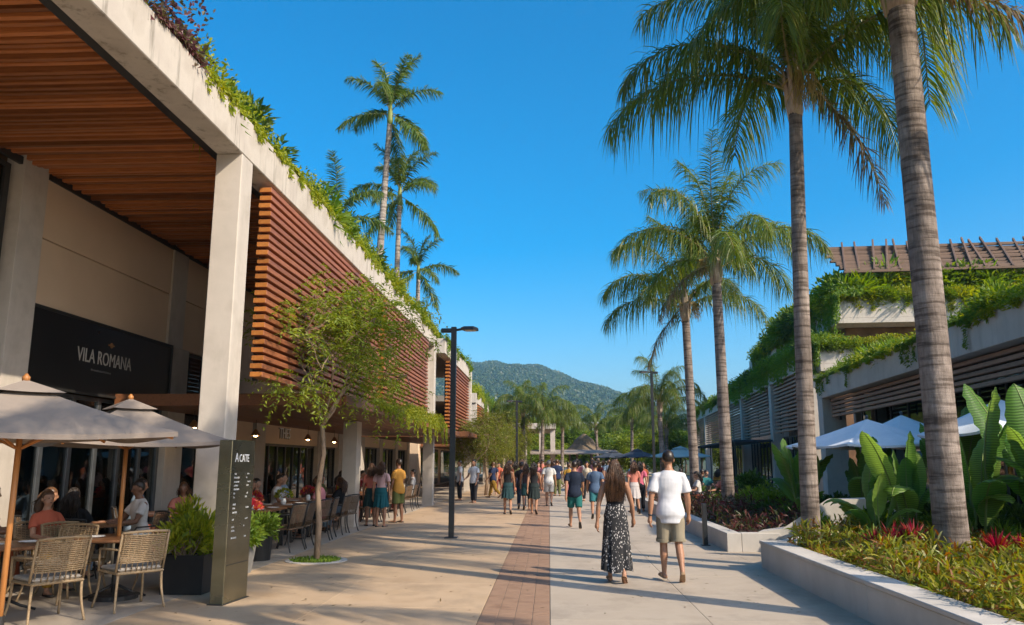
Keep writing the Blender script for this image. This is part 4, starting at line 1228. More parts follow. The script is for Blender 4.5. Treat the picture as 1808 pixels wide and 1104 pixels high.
# second and third blocks further down
B2 = building('second left building beyond the gap, concrete frame with red slat screen')
m = MB(); m.box(XI, XO, 34.6, 47, 6.3, 6.95, .012); obj('beam', m, M_conc_st, B2)
for y in (46.5,):
    m = MB(); m.box(XI+.02, XO-.003, y, y+.48, -.02, 6.3, .012); obj('column', m, M_conc, B2)
m = MB(); m.box(-16, XI, 34.6, 47, 6.5, 6.8); obj('roof_slab', m, M_roofslab, B2)
m = MB(); m.box(XW-.25, XW, 34.6, 47, 2.86, 6.5); obj('wall', m, M_plaster, B2)
m = MB(); m.box(-16, XW-.25, 34.4, 34.6, 0, 6.5); m.box(-16, XW-.25, 47, 47.2, 0, 6.5); m.box(-16, -15.8, 34.6, 47, 0, 6.5); obj('side_wall', m, M_plaster, B2)
for y in (34.7, 38.6, 42.6, 46.2):
    m = MB(); m.box(XW-.2, XW+.08, y, y+.7, -.02, 2.86, .006); obj('pilaster', m, M_conc, B2)
for a, b in ((35.4, 38.6), (39.3, 42.6), (43.3, 46.2)): storefront(B2, XW-.12, a, b, 0, 2.3, 4)
m = MB(); m.box(XW-.2, XW+.03, 35.4, 46.2, 2.3, 2.855); obj('fascia', m, M_plaster, B2)
screen(B2, XO+.02, 36.2, 45.2, 3.0, 6.2, 20, M_screen)
cn2 = thing('timber_canopy', 'brown timber canopy on the second left building, further down the street', 'canopy')
canopy(cn2, XW+.05, -3.3, 34.4, 50, 2.72, M_canopy, 8)
B3 = building('third left building far down the street, slatted upper storey draped with creepers', group=None)
m = MB(); m.box(-13, XW, 50.5, 88, -.02, 5.2, .02); obj('wall', m, M_plaster, B3)
m = MB(); m.box(-13.2, XI, 50, 88.4, 5.35, 5.7); obj('roof', m, M_roofslab, B3)
m = MB(); m.box(XI, XO, 50, 88.4, 5.25, 5.85, .012); obj('beam', m, M_conc_st, B3)
for y in (50.1, 60, 69, 78, 87.6):
    m = MB(); m.box(XI+.01, XO-.003, y, y+.45, 0, 5.25, .01); obj('column', m, M_conc, B3)
for a, b in ((51.5, 59.4), (61, 68.4), (70, 77.4), (79, 87)):
    screen(B3, XO+.02, a, b, 2.95, 5.2, 14, M_screen, .2, .1)
    m = MB(); m.box(XW+.003, XW+.03, a, b, 0.1, 2.5); obj('window', m, M_glass2, B3)
cn3 = thing('timber_canopy', 'low brown canopy along the far creeper covered building', 'canopy')
canopy(cn3, XW+.05, -2.9, 51, 86, 2.6, M_canopy, 6)
for k in range(7):
    m = MB(); m.box(-3.05, -2.95, 51.2+k*5.5, 51.3+k*5.5, 0, 2.6); obj('post', m, M_bronze, cn3)
PV = building('small far pavilion with pale concrete columns and white roof edge where the street ends', name='pavilion')
m = MB(); m.box(-3.4, .6, 72, 84, 4.5, 5.0, .02); obj('roof', m, M_conc, PV)
for x, y in ((.1, 72.3), (-.9, 72.3), (.1, 78), (-2.4, 72.3)):
    m = MB(); m.box(x, x+.42, y, y+.42, 0, 4.5, .01); obj('column', m, M_conc, PV)

# ------------------------------------------------------------------ right buildings
FD = np.array([.0785, .9969]); FN = np.array([-.9969, .0785])   # facade direction and its street-side normal
def fac(t): return np.array([8.49, 0]) + FD*t                    # point on the facade line (t ~ y)
fa = math.atan2(FD[1], FD[0]) - math.pi/2
# local frame of the near right building: local y along the facade, local +x away from the street
RB = building('low right building with wide concrete beam, timber louvres and planted roof', (8.49, 0, 0), fa)
NY0 = 13.4
m = MB(); m.box(0, .5, NY0, 34.35, 4.2, 4.98, .012); obj('beam', m, M_conc_r, RB)
m = MB(); m.box(.5, 11, NY0, 34.35, 4.45, 4.8); obj('roof_slab', m, M_roofslab, RB)
m = MB(); m.box(.003, .9, 33.55, 34.3, -.02, 4.2, .012); obj('column', m, M_conc_r, RB)
m = MB(); m.box(.003, .9, NY0, NY0+.7, -.02, 4.2, .012); obj('column', m, M_conc_r, RB)
m = MB(); m.box(1.4, 11, 34.0, 34.3, 0, 4.4); m.box(1.4, 11, NY0+.1, NY0+.4, 0, 4.4); m.box(10.8, 11, NY0, 34, 0, 4.4); obj('wall', m, M_conc_r, RB)
me = MB(); me.box(.35, .5, NY0+.75, 33.5, 0, .10, .006); me = me.mesh('louvre')
lv = MB(); 
for y in np.linspace(NY0+1, 33.2, 7): lv.box(.56, .62, y-.04, y+.04, 3.3, 4.2)
lo = obj('louvre_frame', lv, M_bronze, RB)
for k in range(5): obj('louvre', me, M_grey_t, lo, (0, 0, 3.42 + k*.155), (0, 0, random.uniform(-.001, .001)))
storefront(RB, 1.5, NY0+.75, 33.5, 0, 4.2, 11, mat=M_glass2, transom=2.75)
m = MB(); m.box(1.6, 10.8, NY0, 34, -.05, .006); obj('shop_floor', m, M_roomf, RB)
m = MB(); m.box(5.5, 5.7, NY0, 34, 0, 4.4); obj('inner_wall', m, M_room, RB)
# added timber pergola on the near roof, out of view, to shade the garden
PG = thing('unseen_pergola', 'unseen timber pergola added on the near right roof to shade the garden', 'pergola', (8.49, 0, 0), fa)
PH = 7.0
for x in (1.2, 5.5):
    for y in (13.9, 16.4): m = MB(); m.box(x-.08, x+.08, y-.08, y+.08, 4.8, PH); obj('post', m, M_perg, PG)
for x in (1.2, 5.5): m = MB(); m.box(x-.06, x+.06, 13.6, 16.8, PH, PH+.2); obj('beam', m, M_perg, PG)
me = MB(); me.box(.8, 5.9, 0, .1, PH+.2, PH+.34); me = me.mesh('slat')
for k in range(16): obj('slat', me, M_perg, PG, (0, 13.65 + k*.195, 0))

# terraced block behind, planted on every level
TB = building('stepped concrete terraces overgrown with plants under a sloping timber pergola', (8.49, 0, 0), fa, 'terraced_building')
def lx(x, y): # world -> local of the rotated buildings
    c, s = math.cos(-fa), math.sin(-fa); dx = x - 8.49; return (dx*c - y*s, dx*s + y*c)
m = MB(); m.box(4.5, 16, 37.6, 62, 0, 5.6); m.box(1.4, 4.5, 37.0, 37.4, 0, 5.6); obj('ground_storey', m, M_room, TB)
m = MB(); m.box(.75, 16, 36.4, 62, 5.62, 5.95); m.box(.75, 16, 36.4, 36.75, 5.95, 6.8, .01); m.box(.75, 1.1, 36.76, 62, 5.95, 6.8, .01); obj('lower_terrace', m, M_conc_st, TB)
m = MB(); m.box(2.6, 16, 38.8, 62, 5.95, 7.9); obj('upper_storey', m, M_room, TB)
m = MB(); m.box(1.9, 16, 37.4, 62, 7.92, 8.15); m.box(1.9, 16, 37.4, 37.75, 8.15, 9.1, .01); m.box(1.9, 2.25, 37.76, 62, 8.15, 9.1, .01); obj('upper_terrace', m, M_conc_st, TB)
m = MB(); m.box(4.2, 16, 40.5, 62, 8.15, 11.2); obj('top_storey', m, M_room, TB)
pf = MB()
for x in (3.0, 8.0, 13.5): pf.box(x-.1, x+.1, 38.4, 38.6, 8.1, 10.4)
pg = obj('pergola_frame', pf, M_perg, TB)
rk = MB()
me = MB(); me.box(2.5, 16.5, -.09, .09, -.06, .06, .01); me = me.mesh('pergola_board')
for k in range(15):
    obj('pergola_board', me, M_perg, pg, (random.uniform(-.2, .2), 38.0 + k*.26, 10.45 + k*.15), (random.uniform(-.1, .1), random.uniform(-.006, .006), random.uniform(-.006, .006)))
me = MB(); me.beam((0, 0, 0), (0, 4.1, 2.42), .09, .16, .01); me = me.mesh('rafter')
for k in range(22): obj('rafter', me, M_perg, pg, (2.6 + k*.62 + random.uniform(-.04, .04), 38.0 + random.uniform(-.1, .1), 10.5), (random.uniform(-.02, .02), 0, -.30 + random.uniform(-.05, .05)))
m = MB(); m.beam((2.7, 38.2, 10.4), (2.9, 48, 10.6), .18, .22, .02); obj('raking_beam', m, M_grey_t, pg)

# far right shops mirroring the left side
RF = building('long right building beyond the terraces with grey slat screens and hanging greenery', (8.49, 0, 0), fa)
m = MB(); m.box(.35, .85, 37.0, 92, 5.9, 6.85, .012); obj('beam', m, M_conc_r, RF)
m = MB(); m.box(.85, 1.5, 62.5, 92, 6.0, 6.5); m.box(4.6, 10, 62.5, 92, 0, 6.4); obj('wall', m, M_conc_r, RF)
for y in (36.9, 46.2, 57.0, 68, 80, 91):
    m = MB(); m.box(.37, .95, y, y+.7, -.02, 5.9, .012); obj('column', m, M_conc_r, RF)
for a, b in ((37.9, 45.4), (47.3, 56.2), (58.0, 67.4), (69, 79.5), (81, 90.6)):
    screen(RF, .36, a, b, 3.15, 5.82, 14, M_grey_t, .2, .10, 1)
storefront(RF, .95, 37.7, 46.2, 0, 3.0, 8); storefront(RF, .95, 46.9, 57.0, 0, 3.0, 9); storefront(RF, .95, 57.7, 68, 0, 3.0, 9)
ac = thing('awning', 'dark awning along the far right shops', 'awning', (8.49, 0, 0), fa)
m = MB(); m.box(-1.8, .3, 46, 70, 2.75, 2.85, .01); obj('roof_sheet', m, M_canvas_d, ac)
for y in (46.2, 52, 58, 64, 69.8): m = MB(); m.box(-1.75, -1.69, y, y+.06, 0, 2.75); obj('post', m, M_bronze, ac)
# ------------------------------------------------------------------ planters and planting, right side
PL = thing('planter', 'long low pale concrete planter wall along the right walkway, nearest the camera', 'planter')
for y in (2.0, 4.37, 6.73, 9.09, 11.45): m = MB(); m.box(3.35, 3.68, y+.003, min(y+2.36, 13.45)-.003, -.02, .37, .006); obj('wall', m, M_planter, PL)
y = 2.0
for k in range(5):
    m = MB(); m.box(3.335, 3.70, y+.004, min(y+2.36, 13.47)-.004, .372, .42, .008); obj('coping', m, M_planter, PL); y += 2.36
m = MB(); m.beam((3.7, 13.3, .185), (6.6, 17.1, .185), .3, .37, .008); obj('wall', m, M_planter, PL)
m = MB(); m.beam((3.72, 13.33, .396), (6.62, 17.13, .396), .33, .046, .008); obj('coping', m, M_planter, PL)
m = MB(); m.add([(3.66, 2, .3), (9.2, 2, .3), (9.2, 16.8, .3), (6.5, 16.8, .3), (3.7, 13.2, .3)], [(0, 1, 2, 3, 4)]); obj('soil', m, M_soil, PL)
P2 = thing('planter', 'second low concrete planter on the right walkway, ending in a sloping concrete wall', 'planter')
m = MB(); m.box(3.31, 3.58, 15.75, 31, -.02, .34, .008); m.box(3.585, 4.3, 15.75, 16.0, -.02, .34, .008); obj('wall', m, M_planter, P2)
V = [(3.9, 0), (6.9, 0), (6.9, 1.0), (5.2, .95), (4.35, .42), (3.9, .36)]
m = MB(); m.rings([[(x, 15.78, z) for x, z in V], [(x+.25, 16.35, z) for x, z in V]]); obj('ramp_wall', m, M_planter, P2)
m = MB(); m.box(3.58, 7.5, 16.0, 31, .1, .28); obj('soil', m, M_soil, P2)

def cover(name, label, n, region, z, mat, Ln, Wd, seed, up=1.0, droop=.35, cat='ground cover', hz=.12):
    rg = np.random.default_rng(seed); P = []
    while len(P) < n:
        x = rg.uniform(region[0], region[1]); y = rg.uniform(region[2], region[3])
        if region[4](x, y): P.append((x, y, z + rg.random() * hz * (1 + math.sin(x*3.1+seed)*math.sin(y*2.3))))
    P = np.array(P); D = rg.normal(size=(n, 3)) * .62 + np.array([-.15, -.1, up])
    mb = MB(); leaf_blades(mb, P, D, Ln * rg.uniform(.6, 1.25, n), Wd * rg.uniform(.7, 1.2, n), rg, droop)
    return obj(name, mb, mat, None, kind='stuff', label=label, category=cat)
inP1 = lambda x, y: x < .72*y + .7 and y < 13.1 + (x - 3.7) * 1.25 and not (x > 6 and y > 14)
cover('ground_cover', 'yellow green and bronze bladed ground cover filling the near planter', 21000, (3.72, 8.6, 5.2, 15.5, inP1), .30, L_cover, .27, .028, 11, .8, .4, hz=.2)
cover('ground_cover', 'dark maroon and green ground cover in the second planter', 9000, (3.62, 6.6, 16.2, 30, lambda x, y: True), .28, L_maroon, .22, .032, 12, .9, hz=.25)

red = []
rgp = np.random.default_rng(5)
for s in range(3):
    mb = MB(); n = 30; a = rgp.uniform(0, 6.28, n); e = rgp.uniform(.75, 1.5, n)
    D = np.stack([np.cos(a)*np.cos(e), np.sin(a)*np.cos(e), np.sin(e)], -1)
    leaf_blades(mb, D*.02 + np.array([0, 0, .12]), D, rgp.uniform(.2, .38, n), .026, rgp, .2)
    mb.tube(np.array([(0, 0, -.05), (0, 0, .2)]), .02, 5)
    me = mb.mesh('leaves'); me.materials.append(L_red); red.append(me)
k = 0
for (x, y) in [(4.95, 11.9), (5.2, 12.1), (5.45, 11.75), (5.65, 12.0), (5.9, 11.3), (6.1, 11.6), (6.35, 11.1), (6.55, 11.5), (6.25, 10.6), (6.75, 10.8), (6.0, 10.4), (6.9, 11.3), (6.5, 10.2), (5.0, 12.4), (7.1, 11.7), (6.6, 9.7), (5.35, 12.5), (5.8, 12.3), (6.2, 12.0), (6.6, 12.0), (7.0, 10.3), (7.3, 11.0), (6.2, 9.6), (7.2, 9.9), (4.7, 12.3), (6.9, 9.3)]:
    obj('red_cordyline', red[k % 3], None, None, (x, y, .34), rgp.uniform(0, 6), rgp.uniform(.8, 1.2), label='spiky red cordyline in the ground cover by the nearest palm', category='plant', group='red cordylines in the near planter'); k += 1

# big paddle leaved plants
def bananamat():
    m, t, out = nodes('paddle_leaf'); L = t.links.new
    tc = N(t, 'ShaderNodeTexCoord'); oi = N(t, 'ShaderNodeObjectInfo')
    wv = N(t, 'ShaderNodeTexWave', wave_type='BANDS', bands_direction='Z', _Scale=9, _Distortion=2.0, _Detail=2); L(tc.outputs['Object'], wv.inputs[0])
    c = ramp(t, oi.outputs['Random'], [(0, (.07, .19, .02)), (.5, (.12, .26, .028)), (1, (.19, .31, .04))])
    mx = N(t, 'ShaderNodeMixRGB', blend_type='MULTIPLY'); mx.inputs[0].default_value = .45; L(c, mx.inputs[1]); L(wv.outputs[0], mx.inputs[2])
    p = N(t, 'ShaderNodeBsdfPrincipled', _Roughness=.5); L(mx.outputs[0], p.inputs['Base Color'])
    tr = N(t, 'ShaderNodeBsdfTranslucent'); h = N(t, 'ShaderNodeHueSaturation'); h.inputs['Value'].default_value = 2.0; h.inputs['Hue'].default_value = .48; L(mx.outputs[0], h.inputs['Color']); L(h.outputs[0], tr.inputs[0])
    bp = N(t, 'ShaderNodeBump', _Strength=.35, _Distance=.02); L(wv.outputs[0], bp.inputs['Height']); L(bp.outputs[0], p.inputs['Normal'])
    ms = N(t, 'ShaderNodeMixShader'); ms.inputs[0].default_value = .42; L(p.outputs[0], ms.inputs[1]); L(tr.outputs[0], ms.inputs[2]); L(ms.outputs[0], out.inputs[0]); return m
M_paddle = bananamat()
BL = [big_leaf('leaf', 1.2, .62, R(c), i, M_paddle, st) for i, (c, st) in enumerate([(28, .9), (40, .8), (60, .7), (85, .55), (110, .4), (18, 1.0), (130, .45)])]
def paddle_plant(label, loc, n, sc, seed, spread=1.0, group=None):
    rg = np.random.default_rng(seed); t = thing('paddle_leaved_plant', label, 'plant', loc, 0, group)
    for k in range(n):
        a = k*2.4 + rg.uniform(-.3, .3); q = min(int((k/n)*spread*7), 6)
        obj('leaf', BL[[5, 0, 1, 0, 2, 3, 4][q] if rg.random() < .8 else 6], None, t, (.1*math.cos(a), .1*math.sin(a), rg.uniform(-.05, .05)), (rg.normal()*.1, rg.normal()*.1, a), sc*rg.uniform(.75, 1.12))
for i, (x, y, n, sc, sp, lb) in enumerate([
    (7.35, 12.4, 11, 1.12, .9, 'tallest paddle leaved plant right of the nearest palm trunk, with upright bright leaves'),
    (7.9, 13.4, 9, 1.15, 1.0, 'broad paddle leaved plant at the right edge behind the tallest one'),
    (6.75, 13.3, 8, 1.05, .85, 'paddle leaved plant just left of the nearest palm trunk with leaves leaning left'),
    (6.05, 14.2, 8, .95, .9, 'paddle leaved plant in front of the white parasol with one folded upright leaf'),
    (5.6, 14.9, 7, .7, 1.1, 'low paddle leaved plant with arching leaves behind the second palm'),
    (5.35, 13.9, 6, .62, 1.3, 'small drooping paddle leaved plant above the near planter wall'),
    (8.5, 12.6, 9, 1.0, 1.0, 'paddle leaved plant half hidden at the far right of the bed'),
    (6.6, 17.6, 8, .9, 1.0, 'paddle leaved plant under the left edge of the white parasol'),
    (5.7, 18.8, 8, .85, 1.0, 'paddle leaved plant between the second and third palms'),
    (6.4, 21.5, 8, .9, 1.0, 'paddle leaved plant in shade before the grey louvres'),
    (7.9, 16.4, 9, 1.0, 1.0, 'paddle leaved plant beneath the white parasols by the glass')]):
    paddle_plant(lb, (x, y, .3), n, sc, 30+i, sp)

SH_G = [shrub_mesh('foliage', (.6, .6, .5), 1500, .13, .05, s, L_green, 12) for s in (1, 2)]
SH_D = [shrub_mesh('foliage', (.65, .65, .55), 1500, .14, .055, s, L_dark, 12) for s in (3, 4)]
SH_Y = [shrub_mesh('foliage', (.55, .55, .4), 1500, .10, .045, s, L_yellow, 12) for s in (5, 6)]
SH_F = [shrub_mesh('foliage', (.5, .5, .5), 520, .36, .04, s, L_fern, 8, True, .8, .35) for s in (7, 8)]
SH_P = [shrub_mesh('foliage', (.55, .55, .4), 1500, .10, .05, s, L_purple, 12) for s in (9, 10)]
SH_W = [shrub_mesh('foliage', (.6, .6, .8), 900, .16, .05, s, L_dark, 9, clump_r=.3) for s in (11, 12)]
ns = [0]
def shrub(kind, loc, sc, label, group=None, name='shrub', cat='shrub'):
    ns[0] += 1; r_ = random.Random(ns[0])
    s3 = (sc*r_.uniform(.85, 1.2), sc*r_.uniform(.85, 1.2), sc*r_.uniform(.8, 1.25)) if not isinstance(sc, tuple) else sc
    return obj(name, kind[ns[0] % 2], None, None, loc, r_.uniform(0, 6.28), s3, label=label, category=cat, group=group)
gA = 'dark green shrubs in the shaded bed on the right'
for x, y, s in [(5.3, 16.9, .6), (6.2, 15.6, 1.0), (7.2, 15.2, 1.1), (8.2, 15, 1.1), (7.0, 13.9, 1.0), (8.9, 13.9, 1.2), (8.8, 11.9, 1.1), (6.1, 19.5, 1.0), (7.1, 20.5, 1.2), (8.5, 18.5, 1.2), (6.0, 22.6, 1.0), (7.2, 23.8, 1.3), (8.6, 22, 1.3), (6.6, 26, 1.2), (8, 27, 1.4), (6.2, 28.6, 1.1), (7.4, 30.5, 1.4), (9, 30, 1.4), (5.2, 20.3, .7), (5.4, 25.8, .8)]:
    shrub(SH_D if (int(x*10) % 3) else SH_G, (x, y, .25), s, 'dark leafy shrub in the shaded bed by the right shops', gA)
gB = 'light green shrubs in the shaded bed on the right'
for x, y, s in [(6.9, 12.9, .7), (5.6, 13.2, .7), (4.9, 12.95, .5), (6.3, 13.0, .65), (7.6, 11.9, .7), (8.4, 11.2, .8), (5.9, 15.3, .8), (7.3, 14.4, .9), (5.0, 15.6, .6), (5.9, 20.2, .9), (8.2, 12.2, .8), (7.9, 11.3, .7), (6.3, 16.6, .8), (5.6, 17.4, .7), (5.9, 24.6, .9), (5.4, 29.6, .8)]:
    shrub(SH_F, (x, y, .28), s, 'low light green fern in the bed behind the planter wall', gB, 'fern', 'fern')

# ------------------------------------------------------------------ palms
QM = [L_palm, M_rachis]
QF = [frond_mesh('frond', 3.6, R(e), R(b), 165, .74, .036, w, .8, .6, i, .13, tc, mats=QM) for i, (e, b, w, tc) in enumerate([
    (84, 50, .5, 1.8), (78, 98, .7, 1.8), (67, 124, .85, 1.7), (58, 132, .95, 1.65), (50, 122, .9, 1.6), (40, 110, .9, 1.5), (30, 96, .95, 1.5)])]
QO = [frond_mesh('frond', 3.5, R(e), R(b), 100, .55, .042, .8, .8, .4, 20+i, .15, 1.1, mats=[L_palmold, M_rachis], gap=.15) for i, (e, b) in enumerate([(-18, 58), (-36, 44)])]
QD = QF
def hang(root_h, x, y, z, a, q, s): obj('frond', QO[q], None, root_h, (x, y, z), a, s)
gQ = 'tall queen palms along the right side of the street'
p1_ = palm('queen_palm', 'nearest queen palm with the thickest ringed trunk, rising from the near planter', (5.42, 11.5, .28), 8.3, .215, .19, QD, 17, .4, 1.3, M_shaft, M_trunk, gQ, (.0, .0), 1, 1.12)
p2_ = palm('queen_palm', 'second queen palm, at the far end of the near planter with a weeping crown', (4.13, 13.35, .28), 7.45, .145, .112, QD, 20, 1.1, 1.25, M_shaft, M_trunk, gQ, (.22, .05), 2, 1.0)
p3_ = palm('queen_palm', 'third queen palm, behind the sloping concrete wall, partly yellowed crown', (5.2, 24.3, .26), 6.9, .19, .14, QD, 16, 2.2, 1.3, M_shaft, M_trunk, gQ, (-.05, 0), 3, .98)
p4_ = palm('queen_palm', 'fourth queen palm, farthest of the row, beside the man in the white shirt', (5.15, 29.4, .26), 6.6, .17, .14, QD, 15, .2, 1.3, M_shaft, M_trunk, gQ, (-.1, 0), 4, .98)
palm('queen_palm', 'queen palm beside the camera beyond the right edge, its shadow falling across the street', (5.5, 7.7, .28), 7.4, .24, .19, QD, 11, 1.9, 1.3, M_shaft, M_trunk, gQ, (.1, 0), 5, 1.0)
palm('queen_palm', 'queen palm behind the camera on the right, its crown shading the cafe terrace', (4.9, 3.0, .28), 7.6, .24, .19, QD, 11, .9, 1.3, M_shaft, M_trunk, gQ, (.1, 0), 6, 1.0)
RM = [L_royal, M_rachis]
RF_ = [frond_mesh('frond', 2.35, R(e), R(b), 110, .50, .05, w, .8, .5, 40+i, .12, 1.5, mats=RM) for i, (e, b, w) in enumerate([(80, 45, .3), (68, 75, .4), (50, 85, .5), (28, 80, .6), (2, 62, .7), (-28, 38, .7)])]
gR = 'royal palms growing on the planted left roof'
palm('royal_palm', 'tallest slender palm on the left roof, its crown high against the sky', (-6.35, 29, 6.6), 8.0, .15, .1, RF_, 12, .5, .8, M_shaft_g, M_trunk_s, gR, (.3, 0), 11, 1.0)
palm('royal_palm', 'second slender palm on the left roof, just right of and below the tallest', (-5.95, 30.6, 6.6), 5.25, .12, .09, RF_, 12, 1.4, .8, M_shaft_g, M_trunk_s, gR, (.05, 0), 12, .92)
palm('royal_palm', 'short palm on the left roof rising out of shrubs above the slat screen', (-6.6, 24, 6.6), 2.2, .14, .1, RF_, 12, 2.4, .6, M_shaft_g, M_trunk_s, gR, (0, 0), 13, .78)
palm('royal_palm', 'smallest palm on the left roof, near the end of the first building', (-5.15, 31.0, 6.6), 2.3, .1, .075, RF_, 10, .9, .6, M_shaft_g, M_trunk_s, gR, (0, 0), 14, .72)

# street palms further off
gF = 'palms far down the street'
for i, (x, y, h, s, lb) in enumerate([
    (-.55, 60, 4.6, 1.0, 'far palm in the middle of the street with two more beside it'), (-1.9, 62, 5.2, .95, 'far palm left of the middle one, before the hill'), (1.0, 66, 4.2, .85, 'lower far palm right of the middle one'),
    (6.2, 45, 4.4, .95, 'far palm on the right behind the right hand street lamp'), (7.0, 70, 4.6, .9, 'small far palm to the right of the thatched hut'), (4.6, 78, 4.4, .9, 'small far palm behind the street awning'),
    (8.2, 58, 3.6, .9, 'far palm half hidden by the right row of palms'), (-3.4, 78, 4.0, .8, 'far palm beside the pale pavilion columns')]):
    palm('palm_tree', lb, (x, y, 0), h, .16, .12, QF[1:], 16, i*1.3, .9, M_shaft, M_trunk, gF, (.1*(-1)**i, 0), 50+i, s*.82)

# ------------------------------------------------------------------ left roof planting
gT = 'creeper spilling over the left roof edge'
TY = trailing_mesh('creeper', 5.2, .8, .9, 7500, .1, .05, 6, L_yellow, .5, hang=.42)
TR = [trailing_mesh('creeper', 5.2, .9, .3, 6500, .085, .045, s, L_yellow, .55) for s in (1, 2)]
TG = trailing_mesh('creeper', 5.2, .9, 1.0, 6500, .09, .045, 3, L_green, .5)
for i, y in enumerate((9.6, 14.6, 19.6, 24.6)):
    o = obj('creeper', TR[i % 2], None, None, (XO-.1, y, ZT), 0, (1, 1, 1), label=['yellow green creeper on the roof edge above the nearest left column', 'yellow green creeper above the start of the first slat screen', 'yellow green creeper above the end of the first slat screen', 'yellow green creeper above the second slat screen'][i], category='creeper', group=gT)
obj('creeper', TR[0], None, None, (XO-.03, 28.0, ZT), 0, (1, .75, 1), label='yellow green creeper on the roof edge at the end of the first left building', category='creeper', group=gT)
obj('creeper', TG, None, None, (XO-.03, 34.7, 6.95), 0, (1, 2.3, 1), label='green creeper on the roof of the second left building', category='creeper', group=gT)
def seed_stalk(root, z, seed):
    rg = np.random.default_rng(seed); mb = MB(); n = 60
    a = rg.uniform(0, 6.28); c, s_ = math.cos(a), math.sin(a)
    mb.tube(np.array([(0, 0, z), (.25*c, .25*s_, z+.25), (.55*c, .55*s_, z+.15)]), [.02, .016, .012], 5)
    for _ in range(n):
        u = rg.random(); p = np.array([.2*c + .35*u*c, .2*s_ + .35*u*s_, z + .24 - .08*u]); L_ = rg.uniform(.35, .75)
        mb.tube(np.array([p, p + (rg.normal()*.06, rg.normal()*.06, -L_*.45), p + (rg.normal()*.09, rg.normal()*.09, -L_)]), [.006, .008, .004], 4, cap=False)
    obj('seed_stalk', mb, M_seed, root)
M_seed = surface('seed_strands', [(.32,.26,.07), (.42,.30,.12)], 9, .7, 0)
seed_stalk(p3_, 7.35, 1); seed_stalk(p3_, 7.5, 2); seed_stalk(p4_, 7.0, 3); seed_stalk(p2_, 7.85, 4)
hang(p2_, .25, .05, 8.1, R(10), 1, .8); hang(p3_, -.05, 0, 7.4, R(200), 0, .8); hang(p4_, -.05, 0, 7.1, R(150), 1, .8)
hang(p1_, .1, -.05, 8.5, R(-25), 0, .85)
for i in range(7): obj('creeper', TG if i % 3 else TR[1], None, None, (XO-.03, 50.2 + i*5.2, 5.85), 0, (1.2, 1.02, 1.6), label='creeper draped over the beam of the third left building', category='creeper', group='creepers on the third left building')
for i, (y, lb) in enumerate(((17.6, 'first part past the street tree'), (21.6, 'middle part'), (25.6, 'far part'))): obj('creeper', TY, None, None, (-3.74, y, 2.84), 0, (.4, .75, .45 if y < 20 else .8), label='leafy creeper hanging over the timber canopy edge, ' + lb, category='creeper', group='creepers on the canopy edge')
TP_ = trailing_mesh('creeper', 5.2, 1.0, .1, 7500, .085, .045, 8, L_purple, .95)
obj('creeper', TP_, None, None, (XO-.1, 4.6, ZT), 0, 1, label='purple brown creeper under the thin rail on the nearest roof edge', category='creeper', group=gT)
obj('creeper', TR[1], None, None, (XO-.12, 4.8, ZT), 0, (.6, 1, .6), label='thin yellow green creeper in front of the purple one on the nearest roof edge', category='creeper', group=gT)
rl = thing('roof_rail', 'thin dark rail above the purple creeper on the nearest roof edge', 'railing')
m = MB(); m.tube(np.array([(-4.95, 3, 7.55), (-4.95, 11.0, 7.50)]), .022, 6); obj('rail', m, M_bronze, rl)
for y in (4.0, 6.4, 8.7, 10.8): m = MB(); m.tube(np.array([(-4.95, y, ZT-.1), (-4.95, y, 7.52)]), .016, 6); obj('post', m, M_bronze, rl)
gS = 'shrubs planted on the left roof'
lbS = {'y': 'light yellow green shrub in the left roof planting', 'g': 'mid green shrub in the left roof planting', 'd': 'tall dark airy shrub in the left roof planting', 'f': 'spiky fern like plant on the left roof', 'p': 'purplish shrub in the left roof planting'}
kk = dict(y=SH_Y, g=SH_G, d=SH_W, f=SH_F, p=SH_P)
rgs = random.Random(3)
spots = [(-5.15, 11.0, 'f', 1.2), (-5.0, 12.0, 'd', 1.3), (-5.3, 12.8, 'g', 1.2), (-5.1, 13.8, 'd', 1.3)]
yy = 14.6
while yy < 31.4:
    spots.append((rgs.uniform(-5.6, -4.98), yy, rgs.choice('yygdddgpff'), rgs.uniform(.9, 1.5))); yy += rgs.uniform(.5, .75)
for x, y, k_, s in spots: shrub(kk[k_], (x, y, 6.62), s, lbS[k_], gS + ' ' + {'y': 'light', 'g': 'green', 'd': 'dark', 'f': 'ferns', 'p': 'purple'}[k_])
for x, y, k_, s in [(-5.0, 5.6, 'p', 1.2), (-5.1, 6.7, 'p', 1.3), (-5.0, 7.6, 'p', 1.2), (-5.05, 8.5, 'p', 1.3), (-5.0, 9.4, 'p', 1.2), (-4.95, 10.2, 'y', 1.1)]: shrub(kk[k_], (x, y, 6.62), s, lbS[k_], gS + ' ' + {'y': 'light', 'p': 'purple'}[k_])
for x, y, k_, s in [(-5.3, 35.5, 'd', 1.3), (-5.4, 37, 'g', 1.1), (-5.5, 39, 'd', 1.2), (-5.4, 41.5, 'y', 1.1), (-5.5, 44, 'g', 1.2), (-5.3, 46.2, 'd', 1.1)]: shrub(kk[k_], (x, y, 6.78), s, 'shrub on the roof of the second left building', 'shrubs on the second left roof')

